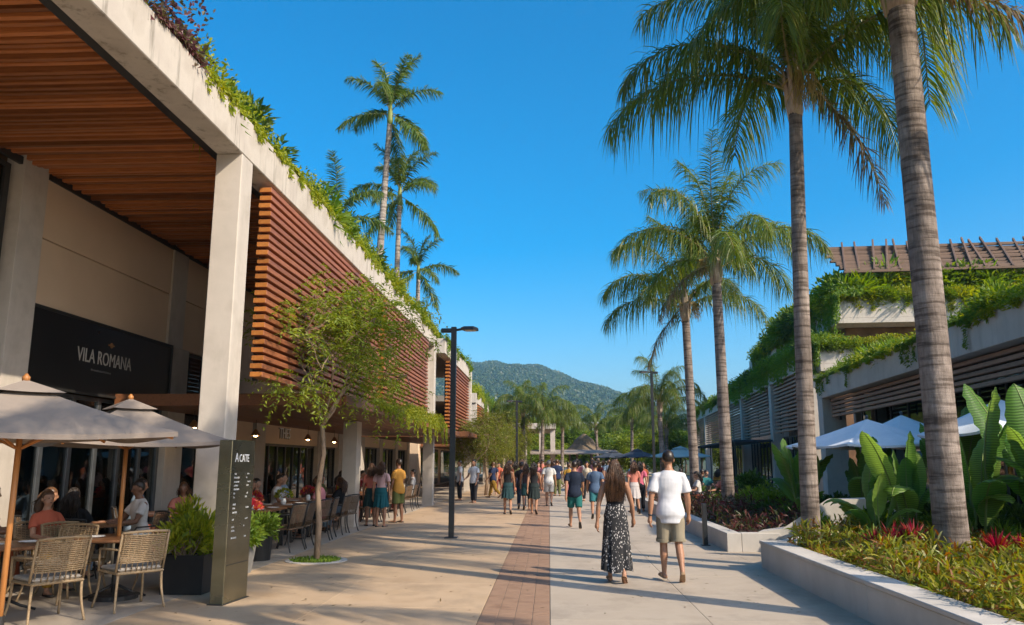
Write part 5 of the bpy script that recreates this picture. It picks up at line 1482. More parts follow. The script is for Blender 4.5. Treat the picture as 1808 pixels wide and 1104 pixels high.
# ------------------------------------------------------------------ right terraces planting (facade frame)
def wl(x, y): c, s = math.cos(fa), math.sin(fa); return (8.49 + x*c - y*s, x*s + y*c)
gU = 'shrubs on the right terraces'
def row(y0, y1, x, z, kinds, s, step, label, group, along='y', jit=.3):
    v = y0
    while v < y1:
        lx_, ly_ = (x + rgs.uniform(-jit, jit), v) if along == 'y' else (v, x + rgs.uniform(-jit, jit))
        p = wl(lx_, ly_); k_ = rgs.choice(kinds); shrub(kk[k_], (p[0], p[1], z), s*rgs.uniform(.8, 1.25), {'y': 'light ', 'g': 'green ', 'd': 'dark ', 'f': 'ferny ', 'p': 'purplish '}[k_] + label, group + ' ' + k_); v += step*rgs.uniform(.8, 1.2)
row(15.0, 34, .7, 4.85, 'gyygf', 1.1, .6, 'shrub in the planted roof edge of the low right building', 'low right roof')
row(15.5, 34, 1.8, 4.80, 'gyyfd', 1.35, 1.1, 'shrub behind the planted roof edge of the low right building', 'low right roof')
row(15.5, 34, 3.2, 4.80, 'ygfd', 1.6, 1.4, 'shrub further back on the roof of the low right building', 'low right roof back')
row(.9, 15, 36.6, 6.55, 'yyyg', 1.0, .7, 'shrub on the lower concrete terrace', 'lower terrace', 'x', .12)
row(37.6, 62, .9, 6.6, 'gdgy', 1.4, 1.1, 'shrub along the street side of the lower terrace', 'lower terrace side')
row(2.0, 15, 37.6, 8.95, 'yyyg', 1.0, .65, 'shrub on the upper concrete terrace', 'upper terrace', 'x', .12)
row(2.6, 15, 38.3, 8.6, 'yfygy', 2.1, .7, 'tall shrub under the sloping pergola', 'upper terrace back', 'x', .25)
row(3, 15, 39.0, 9.5, 'gyfg', 2.1, .7, 'tall shrub growing up into the sloping pergola', 'upper terrace back', 'x', .25)
row(38.5, 60, 2.1, 8.8, 'gdyg', 1.7, 1.2, 'shrub along the street side of the upper terrace', 'upper terrace side')
row(38.3, 52, 2.7, 9.3, 'gygf', 2.2, .9, 'tall shrub rising at the left end of the upper terrace', 'upper terrace side')
row(62, 91, .8, 6.5, 'gdg', 1.5, 1.6, 'shrub on the far right roof', 'far right roof')
# creepers hanging from the right parapets (turned so that they hang towards the street)
def creep(me, x, y, z, rot, sc, label): p = wl(x, y); obj('creeper', me, None, None, (p[0], p[1], z), rot, sc, label=label, category='creeper', group='creepers on the right terraces')
pi = math.pi
TX = trailing_mesh('creeper', 5.2, .9, 1.25, 9000, .1, .05, 5, L_fern, .6, hang=.62)
def creeps(mes, x0, y0, x1, y1, z, rot, sc, label):
    L_ = math.hypot(x1-x0, y1-y0); k = max(int(round(L_ / (5.2*sc[1]*.93))), 1)
    for i in range(k):
        u = i / k; creep(mes[i % len(mes)], x0 + (x1-x0)*u, y0 + (y1-y0)*u, z, rot, sc, label)
creeps([TG, TR[0]], 0.02, 34.2, .02, 14.0, 4.98, fa+pi, (1.1, 1, .8), 'creeper spilling over the beam of the low right building')
creeps([TY], 1.9, 37.42, 16, 37.42, 9.1, fa-pi/2, (1, 1, 1.0), 'yellow green creeper hanging over the upper terrace wall')
creeps([TY], .75, 36.42, 16, 36.42, 6.8, fa-pi/2, (1, 1, .9), 'yellow green creeper hanging over the lower terrace wall')
creeps([TX, TG], 1.92, 60, 1.92, 37.4, 9.1, fa+pi, (1.4, 1, 1.5), 'green creeper hanging along the street side of the upper terrace')
creeps([TX], .76, 61, .76, 36.4, 6.8, fa+pi, (1.6, 1, 1.2), 'green creeper hanging along the street side of the lower terrace')
creeps([TX], .36, 62, .36, 36.6, 6.85, fa+pi, (1.5, 1, 1.1), 'green creeper hanging over the middle right building')
creeps([TG], .36, 92, .36, 62, 6.85, fa+pi, (1.2, 1.2, 1.0), 'green creeper hanging over the far right building')

# ------------------------------------------------------------------ trees along the left
branch_tree('street_tree', 'slender young street tree with airy foliage in a round pit before the first slat screen', (-3.98, 14.07, 0),
    [(0, 0, -.1), (.02, 0, .6), (-.03, .02, 1.2), (.05, 0, 1.8), (.0, 0, 2.3)], .055, 4, (1.75, 1.5, 1.5), (.2, -.05, 3.45), 900, (.095, .034), L_tree, None, 21, (.40, 7), depth=3, twig=.5)
mb = MB(); mb.lathe([(.40, -.05), (.40, .012), (.52, .012), (.52, -.05)], 36); 
tp_ = thing('tree_pit', 'round pale ring with ground cover around the young street tree', 'tree pit', (-3.98, 14.07, 0))
obj('ring', mb, M_planter, tp_); mb = MB(); mb.lathe([(.0, .0), (.4, .004), (.4, 0), (.0, -.01)], 24); obj('soil', mb, M_soil, tp_)
mb = MB(); n = 700; a = rgp.uniform(0, 6.28, n); r_ = .42*np.sqrt(rgp.random(n)); leaf_quads(mb, np.stack([r_*np.cos(a), r_*np.sin(a), np.full(n, .0)], -1), rgp.normal(size=(n, 3))*.7 + (0, 0, .6), .07, .03, rgp); obj('ground_cover', mb, L_green, tp_)
T2 = branch_tree('street_tree', 'sunlit yellow green tree with thin stems in front of the third left building', (-3.2, 41, 0), [(0, 0, -.1), (.1, 0, 1), (-.05, .1, 2.2)], .1, 4, (1.8, 1.9, 1.8), (0, 0, 3.3), 750, (.13, .05), L_sun, 'sunlit trees on the left side', 31, (.5, 6), depth=3, twig=.45, scale=.85)
for i, (x, y, s, lb) in enumerate([(-3.1, 48, .8, 'sunlit tree beside the far left lamp post'), (-3.5, 37.8, .72, 'sunlit young tree next to the end column of the second left building'), (-3.0, 54, .85, 'sunlit tree hanging over the low brown canopy'), (-2.3, 60, .8, 'sunlit tree further along the low brown canopy'), (-3.4, 66, 1.3, 'sunlit tree before the far pavilion')]):
    copy_tree(T2, None, (x, y, 0), i*1.1, s, label=lb)
gB_ = 'trees closing the far end of the street'
BT = [branch_tree('park_tree', 'broad tree at the far end of the street, directly behind the thatched hut', (2, 92, 0), [(0, 0, -.1), (.1, 0, 1), (0, .1, 2.0)], .16, 5, (3.0, 3.0, 2.0), (0, 0, 3.6), 1500, (.3, .13), L_green, gB_, 41, (.8, 5), depth=3, twig=.35),
      branch_tree('park_tree', 'yellowish tree at the far end of the street, left of the thatched hut', (-3, 90, 0), [(0, 0, -.1), (-.1, 0, 1), (0, .1, 2.2)], .15, 5, (2.6, 2.6, 2.0), (0, 0, 3.6), 1400, (.28, .13), L_tree, gB_, 42, (.8, 5), depth=3, twig=.35)]
rb = random.Random(9)
for i in range(40):
    x = -24 + i*1.55 + rb.uniform(-1, 1); y = rb.uniform(94, 135)
    copy_tree(BT[i % 2], None, (x, y, 0), rb.uniform(0, 6), rb.uniform(.85, 1.35), label='leafy tree in the green belt closing the end of the street')
for x, y, s in [(9.2, 66, 1.0), (7.2, 74, .9), (9.5, 82, 1.2), (5.8, 84, .9), (7.5, 90, 1.1), (3.6, 88, .8), (.5, 88, .9), (-1.6, 88, .8)]:
    copy_tree(BT[rb.randint(0, 1)], None, (x, y, 0), rb.uniform(0, 6), s*.8, label='smaller tree standing before the far green belt', group='small trees before the far green belt')

# ------------------------------------------------------------------ hill
def ridge(x):
    X_ = [-2500, -1200, -600, -393, -250, -150, -94, -20, 33, 88, 140, 190, 240, 330, 450, 700, 1100, 2500]
    Z_ = [40, 60, 110, 148, 168, 178, 180, 169, 152, 133, 113, 98, 86, 68, 48, 30, 20, 10]
    return np.interp(x, X_, Z_)
def hill_z(X, Y):
    s = np.clip((Y - 420) / (1500 - 420), 0, 1); s = s*s*(3-2*s)*.55 + s*.45
    back = np.clip((Y - 1500) / 600, 0, 1)
    z = ridge(X) * s * (1 - .5*back**2)
    z += s * (3*np.sin(X*.021 + Y*.006) + 3*np.sin(X*.043 - Y*.013 + 1) + 1.5*np.sin(X*.11 + Y*.03))
    return z - .3
gx, gy = np.linspace(-1800, 1800, 181), np.linspace(380, 2000, 82)
GX, GY = np.meshgrid(gx, gy); GZ = hill_z(GX, GY)
mb = MB(); mb.rings(np.stack([GX, GY, GZ], -1), cap=False, closed=False)
M_hill = surface('hill_ground', [(.03, .05, .02), (.07, .085, .035), (.045, .065, .025)], .02, .95, 0, coord='World')
structure('hill', mb, M_hill, label='wooded hill behind the end of the street', category='hill')
rh = np.random.default_rng(77); n = 60000
hx = rh.uniform(-330, 460, n); hy = 1560 - (rh.random(n) ** 1.15) * 1100; hzz = hill_z(hx, hy)
rr = rh.uniform(1.3, 3.2, n) * (.6 + .4*hy/1500)
OC = np.array([(1, 0, 0), (-.5, .87, 0), (-.5, -.87, 0), (.5, .6, .75), (.4, -.7, .7), (-.8, 0, .8), (0, 0, 1.35)])
OF = np.array([(0, 1, 3), (1, 2, 5), (2, 0, 4), (0, 3, 4), (1, 5, 3), (2, 4, 5), (3, 5, 6), (5, 4, 6), (4, 3, 6)])
ca, sa_ = np.cos(rh.uniform(0, 6.28, n)), np.sin(rh.uniform(0, 6.28, n))
base = OC[None] * (1 + rh.normal(size=(n, 7, 3))*.12)
V = np.stack([base[..., 0]*ca[:, None] - base[..., 1]*sa_[:, None], base[..., 0]*sa_[:, None] + base[..., 1]*ca[:, None], base[..., 2]*1.1], -1) * rr[:, None, None] + np.stack([hx, hy, hzz], -1)[:, None]
mb = MB(); mb.add(V.reshape(-1, 3), (OF[None] + (np.arange(n)*7)[:, None, None]).reshape(-1, 3))
obj('hill_trees', mb, L_hill, None, kind='stuff', label='forest covering the hill behind the street', category='forest')
# houses at the foot of the hill
hb = thing('hillside_house', 'pale stepped house with dark windows among trees at the foot of the hill', 'house', (15.5, 250, 0))
m = MB(); m.box(-12, 9, 0, 12, 0, 9.5); obj('wall', m, M_plaster, hb)
m = MB(); m.box(-13, 10, -1.5, 12, 9.5, 10.2); obj('roof', m, M_conc, hb)
m = MB(); m.box(-9, 6, 2, 12, 10.2, 13); obj('wall', m, M_conc_r, hb)
m = MB(); m.box(-10, 7.5, 0, 12, 13, 13.6); obj('roof', m, M_canvas_w, hb)
for k in range(8): m = MB(); m.box(-11+k*2.5, -9.6+k*2.5, -.1, 0, 6.2, 8.6); obj('window', m, M_glass2, hb)
for k in range(6): m = MB(); m.box(-8.5+k*2.4, -7+k*2.4, 1.9, 2, 10.8, 12.6); obj('window', m, M_glass2, hb)

# hut and awnings at the end of the street
ht = thing('thatched_hut', 'small round thatched hut at the end of the street', 'hut', (3.4, 80, 0))
m = MB(); m.lathe([(2.0, 2.4), (1.75, 2.8), (1.15, 3.3), (1.05, 3.5), (.9, 3.75), (.2, 4.3), (.02, 4.35)], 22); obj('thatch', m, M_thatch, ht)
m = MB(); m.lathe([(1.5, 0), (1.5, 1.0), (1.42, 1.0), (1.42, 0)], 22); obj('wall', m, M_table, ht)
for k in range(6): a = k*pi/3; m = MB(); m.tube(np.array([(1.4*math.cos(a), 1.4*math.sin(a), 0), (1.4*math.cos(a), 1.4*math.sin(a), 2.75)]), .08, 8); obj('post', m, M_bark, ht)
aw = thing('awning', 'long low pale awning across the end of the street', 'awning', (1.8, 72, 0))
m = MB(); m.rings([[(-3.5, -.8, 2.35), (-3.5, 1.6, 2.7), (-3.5, 1.6, 2.62), (-3.5, -.8, 2.27)], [(4.2, -.8, 2.35), (4.2, 1.6, 2.7), (4.2, 1.6, 2.62), (4.2, -.8, 2.27)]]); obj('roof_sheet', m, M_canvas, aw)
for x in (-3.4, -.8, 1.8, 4.1): m = MB(); m.tube(np.array([(x, -.6, 0), (x, -.6, 2.3)]), .04, 8); obj('post', m, M_bronze, aw)
# ------------------------------------------------------------------ parasols, lamps, pylon, furniture
parasol((-4.92, 7.35, 0), 1.5, 2.40, 1.93, M_canvas, M_pole, 'nearest taupe parasol, cut by the left edge of the picture', 'taupe cafe parasols', 4, 0.0)
parasol((-5.38, 10.15, 0), 1.38, 2.44, 1.92, M_canvas, M_pole, 'second taupe parasol, its corner reaching over the metal pylon', 'taupe cafe parasols', 4, -.02)
parasol((7.15, 18.6, .2), 1.85, 2.42, 1.82, M_canvas_w, M_steelf, 'white parasol in front of the louvred building, left of the nearest palm', 'white parasols by the right shops', 8, .2, vent=False)
parasol((8.3, 15.3, .2), 1.45, 2.62, 1.98, M_canvas_w, M_steelf, 'white parasol at the right edge, right of the nearest palm trunk', 'white parasols by the right shops', 8, .1, vent=False)
parasol((8.6, 20.2, .2), 1.4, 2.6, 2.0, M_canvas_w, M_steelf, 'white parasol behind the other two, close to the glass', 'white parasols by the right shops', 8, .3, vent=False)
parasol((7.0, 44, 0), 1.7, 2.45, 1.95, M_canvas_t, M_bronze, 'teal parasol between the third and fourth palms', None, 8, .2)
parasol((6.0, 56, 0), 1.6, 2.5, 2.0, M_canvas_d, M_bronze, 'dark blue parasol far down on the right', None, 8, .2)
parasol((5.0, 64, 0), 1.7, 2.5, 2.0, M_canvas_d, M_bronze, 'farthest dark parasol above the crowd', None, 8, .5)
lamp_post((-2.18, 18.3, 0), 4.72, 1, 'nearest black street lamp with a flat head pointing right, by the left columns')
lamp_post((-1.75, 44, 0), 4.95, -1, 'black street lamp among the sunlit trees on the left')
lamp_post((4.83, 38, 0), 5.85, -1, 'black street lamp on the right in front of the far palm, head pointing left')
bo = thing('bollard', 'slim dark bollard beside the second planter', 'bollard', (3.12, 16.9, 0))
m = MB(); m.box(-.045, .045, -.045, .045, 0, .82, .006); obj('post', m, M_black, bo)
m = MB(); m.box(-.085, .085, -.085, .085, 0, .016, .003); obj('base_plate', m, M_black, bo)
# directory pylon
py = thing('sign_pylon', 'tall bronze metal pylon reading ACATE with small directory lines', 'sign', (-3.9, 10.05, 0), R(-6))
m = MB(); m.box(-.085, .085, -.30, .30, 0, 1.92, .006); obj('slab', m, M_brass, py)
m = MB(); m.box(-.1, .1, -.33, .33, -.004, .01); obj('base_plate', m, M_bronze, py)
# face towards the street (+X)
obj('lettering', text_mesh('A', .135, .002), M_white, py, (.088, -.17, 1.655), (R(90), 0, R(90)), (.95, 1.15, 1))
obj('lettering', text_mesh('CATE', .105, .002), M_white, py, (.088, .02, 1.657), (R(90), 0, R(90)), (1.0, 1.25, 1))
rp = random.Random(4); lm = MB(); z = 1.50
def glyphs(y, z, n, h):
    for _ in range(n):
        w = rp.uniform(.006, .013)
        lm.box(.0855, .088, y, y+w*.35, z, z+h*rp.uniform(.6, 1)); 
        if rp.random() < .7: lm.box(.0855, .088, y, y+w, z+h*rp.choice((0, .45, .8)), z+h*rp.choice((.0, .45, .8))+h*.18)
        y += w + .006
    return y
while z > .72:
    n1 = rp.randint(3, 9); glyphs(-.2, z, n1, .022)
    if rp.random() < .75: glyphs(.10 + rp.uniform(0, .05), z, rp.randint(1, 5), .02)
    z -= rp.choice((.045, .05, .085))
obj('small_lettering', lm, M_white, py)
m = MB(); m.box(.0852, .0865, -.27, .27, .44, .448); obj('seam', m, M_bronze, py)

def pot(label, loc, r, h, mat, square=True, top=1.15):
    t = thing('plant_pot', label, 'plant pot', loc)
    m = MB()
    if square: m.rings([[(s1*a, s2*a, z) for s1, s2 in ((-1,-1),(1,-1),(1,1),(-1,1))] for a, z in ((r, 0), (r*top, h), (r*top-.03, h), (r*top-.03, h-.07))])
    else: m.lathe([(r, 0), (r*top, h), (r*top-.03, h), (r*top-.03, h-.07)], 24)
    obj('pot', m, mat, t)
    s = MB(); s.lathe([(.01, h-.06), (r*top-.04, h-.062), (r*top-.05, h-.07)], 16); obj('soil', s, M_soil, t); return t
pot('black square pot at the foot of the nearest column', (-4.68, 10.72, 0), .27, .48, M_pot, True, 1.02)
pot('grey tapering pot behind the metal pylon', (-4.75, 12.35, 0), .2, .5, M_potg, True, 1.3)
SH_B = shrub_mesh('foliage', (.6, .55, .72), 1500, .15, .042, 15, L_yellow, 22, up=.9, clump_r=.22)
obj('potted_bush', SH_B, None, None, (-4.72, 10.66, .42), 1.0, (.95, .8, 1.05), label='sunlit yellow green bush growing in the black square pot', category='shrub')
obj('potted_bush', SH_G[0], None, None, (-4.72, 12.35, .46), 2.0, (.85, .85, .9), label='green bush in the grey pot behind the pylon', category='shrub')
def flowers(label, loc, s, mat=None):
    rg = np.random.default_rng(int(abs(loc[1])*100)); mb = MB(); n = 120; d = unit(rg.normal(size=(n, 3))); d[:, 2] = abs(d[:, 2])
    leaf_quads(mb, d*.12*s, d, .06*s, .045*s, rg); me = mb.mesh('blossoms'); t = thing('flower_vase', label, 'flowers', loc)
    v = MB(); v.lathe([(.04, 0), (.06, .05), (.05, .1), (.035, .13), (.03, .13)], 12); obj('vase', v, M_white, t); obj('blossoms', me, mat or L_flower, t, (0, 0, .15)); return t
mb = MB(); n = 260; d = unit(rgp.normal(size=(n, 3))); d[:, 2] = abs(d[:, 2]); leaf_quads(mb, d*np.array([.35, .35, .12]) + (0, 0, .95), d, .09, .07, rgp)
obj('red_flowers', mb, L_flower, None, (-4.8, 12.4, .0), label='red blossoms on top of the bush in the grey pot', category='flowers')
pot('dark pot with a leafy plant beside the dining chairs', (-5.0, 14.1, 0), .2, .42, M_pot, False)
obj('potted_bush', SH_G[1], None, None, (-5.0, 14.1, .38), .4, (.8, .8, .8), label='leafy plant beside the first dining chairs past the pylon', category='shrub')

# terrace under the parasols
round_table((-6.15, 9.15, 0), .48, 'round wooden table at the left edge under the parasols')
round_table((-5.38, 10.15, 0), .5, 'round wooden table around the second parasol pole')
chair('light', (-5.36, 8.72, 0), R(56), 'woven chair at the lower left corner with its back to the street', 'light woven chairs')
chair('light', (-4.88, 9.55, 0), R(52), 'woven chair seen from behind right of the second parasol pole', 'light woven chairs')
chair('light', (-5.12, 10.98, 0), R(165), 'woven chair beside the black square pot', 'light woven chairs')
chair('light', (-6.1, 10.45, 0), R(-110), 'woven chair on the wall side of the second table', 'light woven chairs')
chair('light', (-6.0, 9.95, 0), R(170), 'woven chair between the two round tables', 'light woven chairs')
chair('light', (-6.9, 9.2, 0), R(-90), 'woven chair behind the left table, by the wall', 'light woven chairs')
chair('light', (-6.1, 8.3, 0), R(5), 'woven chair on the near side of the left table', 'light woven chairs')
round_table((-6.9, 12.2, 0), .48, 'first window table, round and in shade before the first shop')
round_table((-6.7, 14.6, 0), .48, 'second window table, round and in shade further along the first shop')
COLS = [('rust', (.32,.09,.04)), ('white', (.6,.58,.55)), ('black', (.015,.015,.017)), ('blue', (.25,.33,.42)), ('salmon', (.5,.18,.13)), ('mustard', (.42,.24,.04)), ('green', (.12,.13,.05)), ('navy', (.02,.03,.07)), ('coral', (.55,.14,.08)), ('grey', (.22,.22,.22)), ('teal', (.03,.16,.17)), ('maroon', (.16,.03,.03)), ('cream', (.55,.48,.36)), ('pink', (.5,.2,.22))]
ci = [0]
rd = random.Random(21)
def diner(x, y, rot, where, group='seated diners on the left terrace'):
    c = COLS[ci[0] % len(COLS)]; ci[0] += 1; f = ci[0] % 2
    person(f'seated {"woman" if f else "man"} in a {c[0]} top {where}', (x, y, 0), rot, 1.62 if f else 1.72, 'f' if f else 'm', 'sit' if ci[0] % 3 else 'sit_b', c[1], COLS[(ci[0]*5+2) % len(COLS)][1], hair=1 if ci[0] % 4 == 1 else 0, skin=ci[0] % 3, style='trousers', sleeve=.6, face=True, group=group)
def seat(x, y, rot, where, who=True, kind='dark', g='dark woven chairs on the left terrace'):
    chair(kind, (x, y, 0), rot, 'dark woven chair ' + where, g)
    if who: diner(x - math.sin(rot)*.02, y + math.cos(rot)*.02, rot, where)
for k, (x, y, tx, ty, wh) in enumerate([(-7.5, 11.9, -6.9, 12.2, 'at the wall side of the first window table'), (-6.4, 12.75, -6.9, 12.2, 'at the far side of the first window table'), (-6.75, 11.45, -6.9, 12.2, 'at the near side of the first window table'),
        (-7.35, 14.3, -6.7, 14.6, 'at the wall side of the second window table'), (-6.9, 15.25, -6.7, 14.6, 'at the far side of the second window table'), (-6.2, 14.2, -6.7, 14.6, 'at the street side of the second window table')]):
    seat(x, y, math.atan2(-(tx-x), ty-y), wh, k != 5)
diner(-6.9, 9.2, R(-90), 'at the left edge behind the left round table')
for x, y, r_, w in [(-7.3, 9.9, -100, 'close to the shop glass at the left edge'), (-7.55, 10.7, -60, 'leaning by the shop glass behind the second parasol'), (-6.55, 10.55, -120, 'right behind the second round table')]:
    chair('light', (x, y, 0), R(r_), 'woven chair of a diner ' + w, 'light woven chairs'); diner(x, y, R(r_), w)
diner(-6.1, 8.32, R(5), 'on the near side of the left round table')
# dining rows further on
tn = ['first', 'second', 'third', 'fourth', 'fifth', 'sixth', 'seventh']
for i, y in enumerate((15.9, 17.7, 19.5, 22.9, 25.2, 27.4, 29.4)):
    x = -5.75
    round_table((x, y, 0), 0, f'{tn[i]} rectangular dining table under the timber canopy, counted from the street tree', None, .75, (.42, .68))
    for j, dy in enumerate((-.36, .36)):
        w = f'{"near" if j == 0 else "far"} end of {tn[i]} canopy table'
        seat(x+.72, y+dy, R(88+rd.uniform(-14, 14)), 'on the street side, ' + w, (i*2+j) in (3, 5, 7, 8, 10, 11, 13))
        seat(x-.72, y+dy, R(-90+rd.uniform(-10, 10)), 'on the wall side, ' + w, True)
    flowers(f'small vase of bright flowers on the {tn[i]} table under the canopy', (x, y-.1, .75), 1.2, [L_flower, L_yellow, L_flower, L_yellow, L_red, L_flower, L_yellow][i])
    for q in range(3):
        pl = MB(); pl.lathe([(.0, .0), (.08, .0), (.125, .014), (.12, .018), (.07, .006), (.0, .006)], 18)
        obj('plate', pl, M_white, None, (x + (-.25, .25, .22)[q], y + (-.36, .3, -.4)[q], .751), label=f'white plate on the {tn[i]} table under the canopy', category='plate', group=f'plates on the {tn[i]} canopy table')
for q, (x, y, t_) in enumerate([(-5.6, 10.0, 'second'), (-5.2, 10.35, 'second'), (-6.2, 9.0, 'left'), (-6.0, 9.35, 'left')]):
    pl = MB(); pl.lathe([(.0, .0), (.07, .0), (.12, .014), (.115, .018), (.06, .006), (.0, .006)], 18); obj('plate', pl, M_white, None, (x, y, .741), label=f'white plate on the {t_} round table under the parasols', category='plate', group=f'plates on the {t_} parasol table')
# lamps hanging inside the shops
for i, (x, y, z) in enumerate([(-9.6, 18.6, 2.9), (-9.2, 24, 2.0), (-9.3, 26.4, 2.0), (-9.2, 13.2, 2.2), (-9.6, 14.6, 2.0), (-9.2, 15.9, 2.3), (-9.0, 18.2, 2.2), (-8.9, 23.4, 1.95), (-8.9, 25.2, 1.95), (-8.9, 27.2, 1.95), (-8.9, 29.6, 1.95), (-7.4, 16.6, 2.35), (-7.4, 20.2, 2.3), (-7.2, 24, 2.3), (-7.2, 27, 2.3), (-7.2, 30, 2.3), (-9.0, 36.8, 2.1), (-9.0, 40.6, 2.1), (-9.0, 44, 2.1)]):
    t = thing('pendant_lamp', 'small warm pendant lamp glowing in the left shops', 'lamp', (x, y, z), 0, 'pendant lamps inside the left shops')
    s = MB(); s.lathe([(.03, .16), (.13, .0), (.125, .0), (.02, .15)], 14); obj('lamp_shade', s, M_gold, t); b = MB(); b.ball((0, 0, .03), .06, 10, 8); obj('bulb', b, M_lampglow, t)
    c = MB(); c.tube(np.array([(0, 0, .16), (0, 0, .5)]), .006, 4); obj('cord', c, M_black, t)

# ------------------------------------------------------------------ people in the street
heroes((.93, 11.8, 0), (1.72, 11.95, 0))
P_ = person
gW = 'people walking in the street'
P_('man in a navy tee and teal shorts walking ahead of the woman', (.64, 21.2, 0), R(4), 1.68, 'm', 'walk_a', (.015,.022,.04), (.02,.13,.12), skin=1, group=gW)
P_('man in a blue grey tee and teal shorts walking behind the woman\'s shoulder', (1.36, 24.6, 0), R(-3), 1.66, 'm', 'walk_b', (.075,.12,.20), (.03,.14,.16), skin=1, group=gW)
P_('woman in a black top and dark green skirt walking near the lamp post', (-1.35, 26.5, 0), R(3), 1.64, 'f', 'walk_c', (.018,.018,.02), (.02,.05,.055), hair=1, skin=1, style='skirt', sleeve=0, group=gW)
P_('person in dark clothes just right of the woman in the black top', (-1.0, 29.5, 0), R(0), 1.66, 'm', 'walk_b', (.03,.03,.035), (.02,.03,.05), style='trousers', skin=1, group=gW)
P_('woman in a short black dress walking along the brick band', (-.5, 26.6, 0), R(-4), 1.62, 'f', 'walk_a', (.02,.02,.022), (.02,.03,.03), hair=0, style='skirt', sleeve=0, group=gW)
P_('woman in a dark top and dark shorts left of the brick band', (-.82, 29, 0), R(2), 1.60, 'f', 'walk_b', (.04,.03,.035), (.02,.06,.06), hair=1, style='shorts', sleeve=0, group=gW)
P_('man in a white shirt and pale shorts on the brick band', (-.02, 31.5, 0), R(-3), 1.70, 'm', 'walk_c', (.62,.61,.58), (.5,.48,.44), hair=2, skin=1, group=gW)
P_('woman in a salmon top and white skirt to the right of the couple\'s gap', (2.75, 27.0, 0), R(5), 1.66, 'f', 'walk_a', (.55,.20,.15), (.5,.46,.45), hair=1, style='skirt', group=gW)
P_('woman in a bright pink top and black trousers right behind the man\'s shoulder', (3.05, 27.9, 0), R(-4), 1.68, 'f', 'walk_b', (.55,.13,.2), (.015,.015,.02), hair=0, style='trousers', group=gW)
P_('person in a pale blue shirt beyond the man in white', (3.2, 31, 0), R(0), 1.7, 'm', 'walk_c', (.25,.34,.42), (.03,.04,.07), style='trousers', group=gW)
gL = 'people standing by the left shops'
P_('woman in a coral top and dark skirt standing behind the dining chairs', (-4.72, 21.6, 0), R(20), 1.62, 'f', 'stand', (.5,.16,.12), (.02,.05,.05), hair=1, style='skirt', group=gL)
P_('woman in a pale pink top and teal skirt standing at the terrace edge', (-4.38, 21.3, 0), R(-10), 1.66, 'f', 'stand_b', (.5,.33,.33), (.015,.10,.12), hair=1, style='skirt', group=gL)
P_('man in an orange yellow shirt standing next to the woman in the teal skirt', (-4.2, 22.7, 0), R(60), 1.74, 'm', 'stand', (.52,.26,.05), (.1,.12,.04), style='shorts', skin=2, group=gL)
P_('man in a white shirt and dark trousers just past the end column', (-3.1, 33.5, 0), R(150), 1.74, 'm', 'stand', (.62,.62,.62), (.03,.03,.035), style='trousers', face=True, group=gL)
P_('waiter in white standing at a dark counter by the second building', (-3.9, 35.5, 0), R(100), 1.72, 'm', 'stand_b', (.6,.58,.55), (.02,.02,.025), style='trousers', group=gL)
gC = 'distant crowd at the end of the street'
rc = random.Random(31)
wh = 'in the far crowd'
for i in range(44):
    f = rc.random() < .5; c = COLS[rc.randrange(len(COLS))]; b = COLS[rc.randrange(len(COLS))]
    y = rc.uniform(34, 66); x = rc.uniform(-3.6, 4.2)
    if x < -2 and y < 38: y += 8
    P_(f'{"woman" if f else "man"} in a {c[0]} top and {b[0]} {"skirt" if f and i % 2 else "trousers"} {wh}', (x, y, 0), rc.choice((0, 0, .2, -.2, 3.1, 2.8, 1.5)), rc.uniform(1.58, 1.82), 'f' if f else 'm', rc.choice(('walk_a', 'walk_b', 'walk_c', 'stand')), c[1], b[1], hair=rc.choice((0, 1)), skin=rc.randrange(3), style='skirt' if f and i % 2 else 'trousers', group=gC)
for i in range(8):
    c = COLS[(i*3+1) % len(COLS)]; x, y = [(4.9, 27.2), (5.7, 27), (6.4, 29.5), (5.9, 31.5), (6.9, 32.5), (6.2, 34), (7.2, 35.5), (5.8, 36.5)][i]
    P_(f'person in a {c[0]} top seated in shade behind the third palm, {["nearest the palms", "beside a shrub", "by the glass", "farther back", "close to the column", "under the teal parasol", "deep in the shade", "farthest back"][i]}', (x, y, 0), R(90+i*40), 1.7, 'fm'[i % 2], 'sit', c[1], COLS[(i*5) % len(COLS)][1], skin=i % 3, style='trousers', face=True, group='people sitting on the right terrace')
    chair('dark', (x, y, 0), R(90+i*40), 'dark woven chair on the shaded right terrace', 'dark chairs on the right terrace')
# a few fallen leaves on the paving
mb = MB(); n = 420; rgl = np.random.default_rng(3)
P = np.stack([rgl.uniform(-4.6, 3.3, n), 6.5 + 24*rgl.random(n)**1.5, np.full(n, .004)], -1); P[:, 0] = np.where(rgl.random(n) < .6, np.sign(P[:, 0])*(np.abs(P[:, 0])**.6*1.55), P[:, 0]); P[:, 0] = np.clip(P[:, 0], -4.6, 3.28)
D = rgl.normal(size=(n, 3))*np.array([1, 1, .06]); leaf_quads(mb, P, D, rgl.uniform(.03, .08, n), rgl.uniform(.012, .03, n), rgl, .15)
obj('fallen_leaves', mb, L_palmold, None, kind='stuff', label='small dry leaves scattered on the paving', category='leaves')
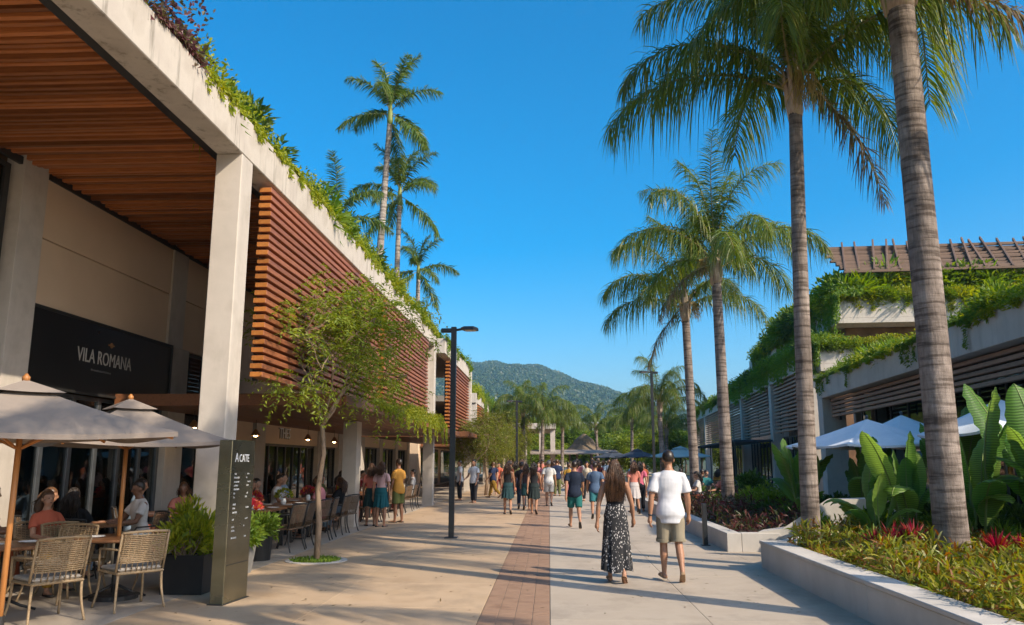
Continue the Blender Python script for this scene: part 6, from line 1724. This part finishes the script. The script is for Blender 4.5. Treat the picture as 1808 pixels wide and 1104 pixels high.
# goods on shelves inside the left shops
gk = random.Random(12)
PAL = [surface('goods', [c], 5, .6, 0) for c in ((.5,.1,.05), (.55,.35,.08), (.1,.25,.12), (.6,.55,.45), (.12,.2,.4), (.5,.2,.25), (.35,.18,.08), (.7,.65,.55))]
for i, (x, y0, y1, nm) in enumerate([(-9.9, 12.3, 16.4, 'first shop behind the sign'), (-9.4, 17.8, 19.7, 'narrow shop past the sign'), (-9.5, 23.0, 25.3, 'shop with the white letters'), (-9.5, 25.7, 28.0, 'shop beyond the white letters'), (-9.4, 29.1, 30.9, 'last shop of the first building')]):
    t = thing('display_shelf', f'lit shelf of colourful goods inside the {nm}', 'shelf', (x, 0, 0), 0, 'shelves inside the left shops')
    for z in (.5, 1.0, 1.5, 2.0):
        b = MB(); b.box(-.16, .16, y0, y1, z-.02, z, .004); obj('board', b, M_table, t)
        y = y0 + .05
        while y < y1 - .25:
            w = gk.uniform(.08, .22); h = gk.uniform(.1, .34); q = MB(); q.box(-.08, .12, y, y+w, z, z+h, .01); obj('goods', q, PAL[gk.randrange(8)], t); y += w + gk.uniform(.02, .12)
    for yy in (y0, y1):
        b = MB(); b.box(-.16, .16, yy-.02, yy+.02, 0, 2.4, .004); obj('upright', b, M_bronze, t)
for i, (x, y, r) in enumerate([(-8.9, 12.9, 60), (-9.0, 15.6, 200), (-8.8, 18.9, 90), (-8.8, 23.9, 250), (-8.9, 26.9, 90), (-8.8, 29.9, 300), (-8.9, 24.7, 30), (-9.0, 14.3, -90)]):
    c = COLS[(i*3+1) % len(COLS)]; f = i % 2
    P_(f'{"woman" if f else "man"} in a {c[0]} top standing behind the shop glass, {["first","second","third","fourth","fifth","sixth","seventh","eighth"][i]} along the left', (x, y, .004), R(r), 1.64 if f else 1.74, 'f' if f else 'm', 'stand' if i % 3 else 'stand_b', c[1], COLS[(i*5) % len(COLS)][1], hair=i % 2, skin=i % 3, style='trousers', face=True, group='people inside the left shops')
# ------------------------------------------------------------------ air between here and the hill
m_, t_, o_ = nodes('haze_air')
pv = N(t_, 'ShaderNodeVolumePrincipled'); pv.inputs['Density'].default_value = .00023; pv.inputs['Color'].default_value = (.46, .78, 1, 1); pv.inputs['Anisotropy'].default_value = .2
t_.links.new(pv.outputs[0], o_.inputs['Volume'])
hz = MB(); hz.box(-2550, 2550, -420, 2630, -1.3, 215); obj('haze', hz, m_, None, kind='stuff')

# ------------------------------------------------------------------ look-alikes that stand apart are told apart by their order from the camera
_ones = ['', 'first', 'second', 'third', 'fourth', 'fifth', 'sixth', 'seventh', 'eighth', 'ninth', 'tenth', 'eleventh', 'twelfth', 'thirteenth', 'fourteenth', 'fifteenth', 'sixteenth', 'seventeenth', 'eighteenth', 'nineteenth']
_tens = {20: 'twent', 30: 'thirt', 40: 'fort', 50: 'fift'}
def ordinal(k):
    if k < 20: return _ones[k]
    t = k // 10 * 10
    return _tens[t] + 'ieth' if k == t else _tens[t] + 'y-' + _ones[k - t]
_by = {}
for o in bpy.data.objects:
    if 'label' in o and o.parent is None: _by.setdefault(o['label'], []).append(o)
for lb, os_ in _by.items():
    if len(os_) > 1:
        os_.sort(key=lambda o: (o.location - cam.location).length)
        for k, o in enumerate(os_): o['label'] = f'{lb}, {ordinal(k + 1)} from the camera'
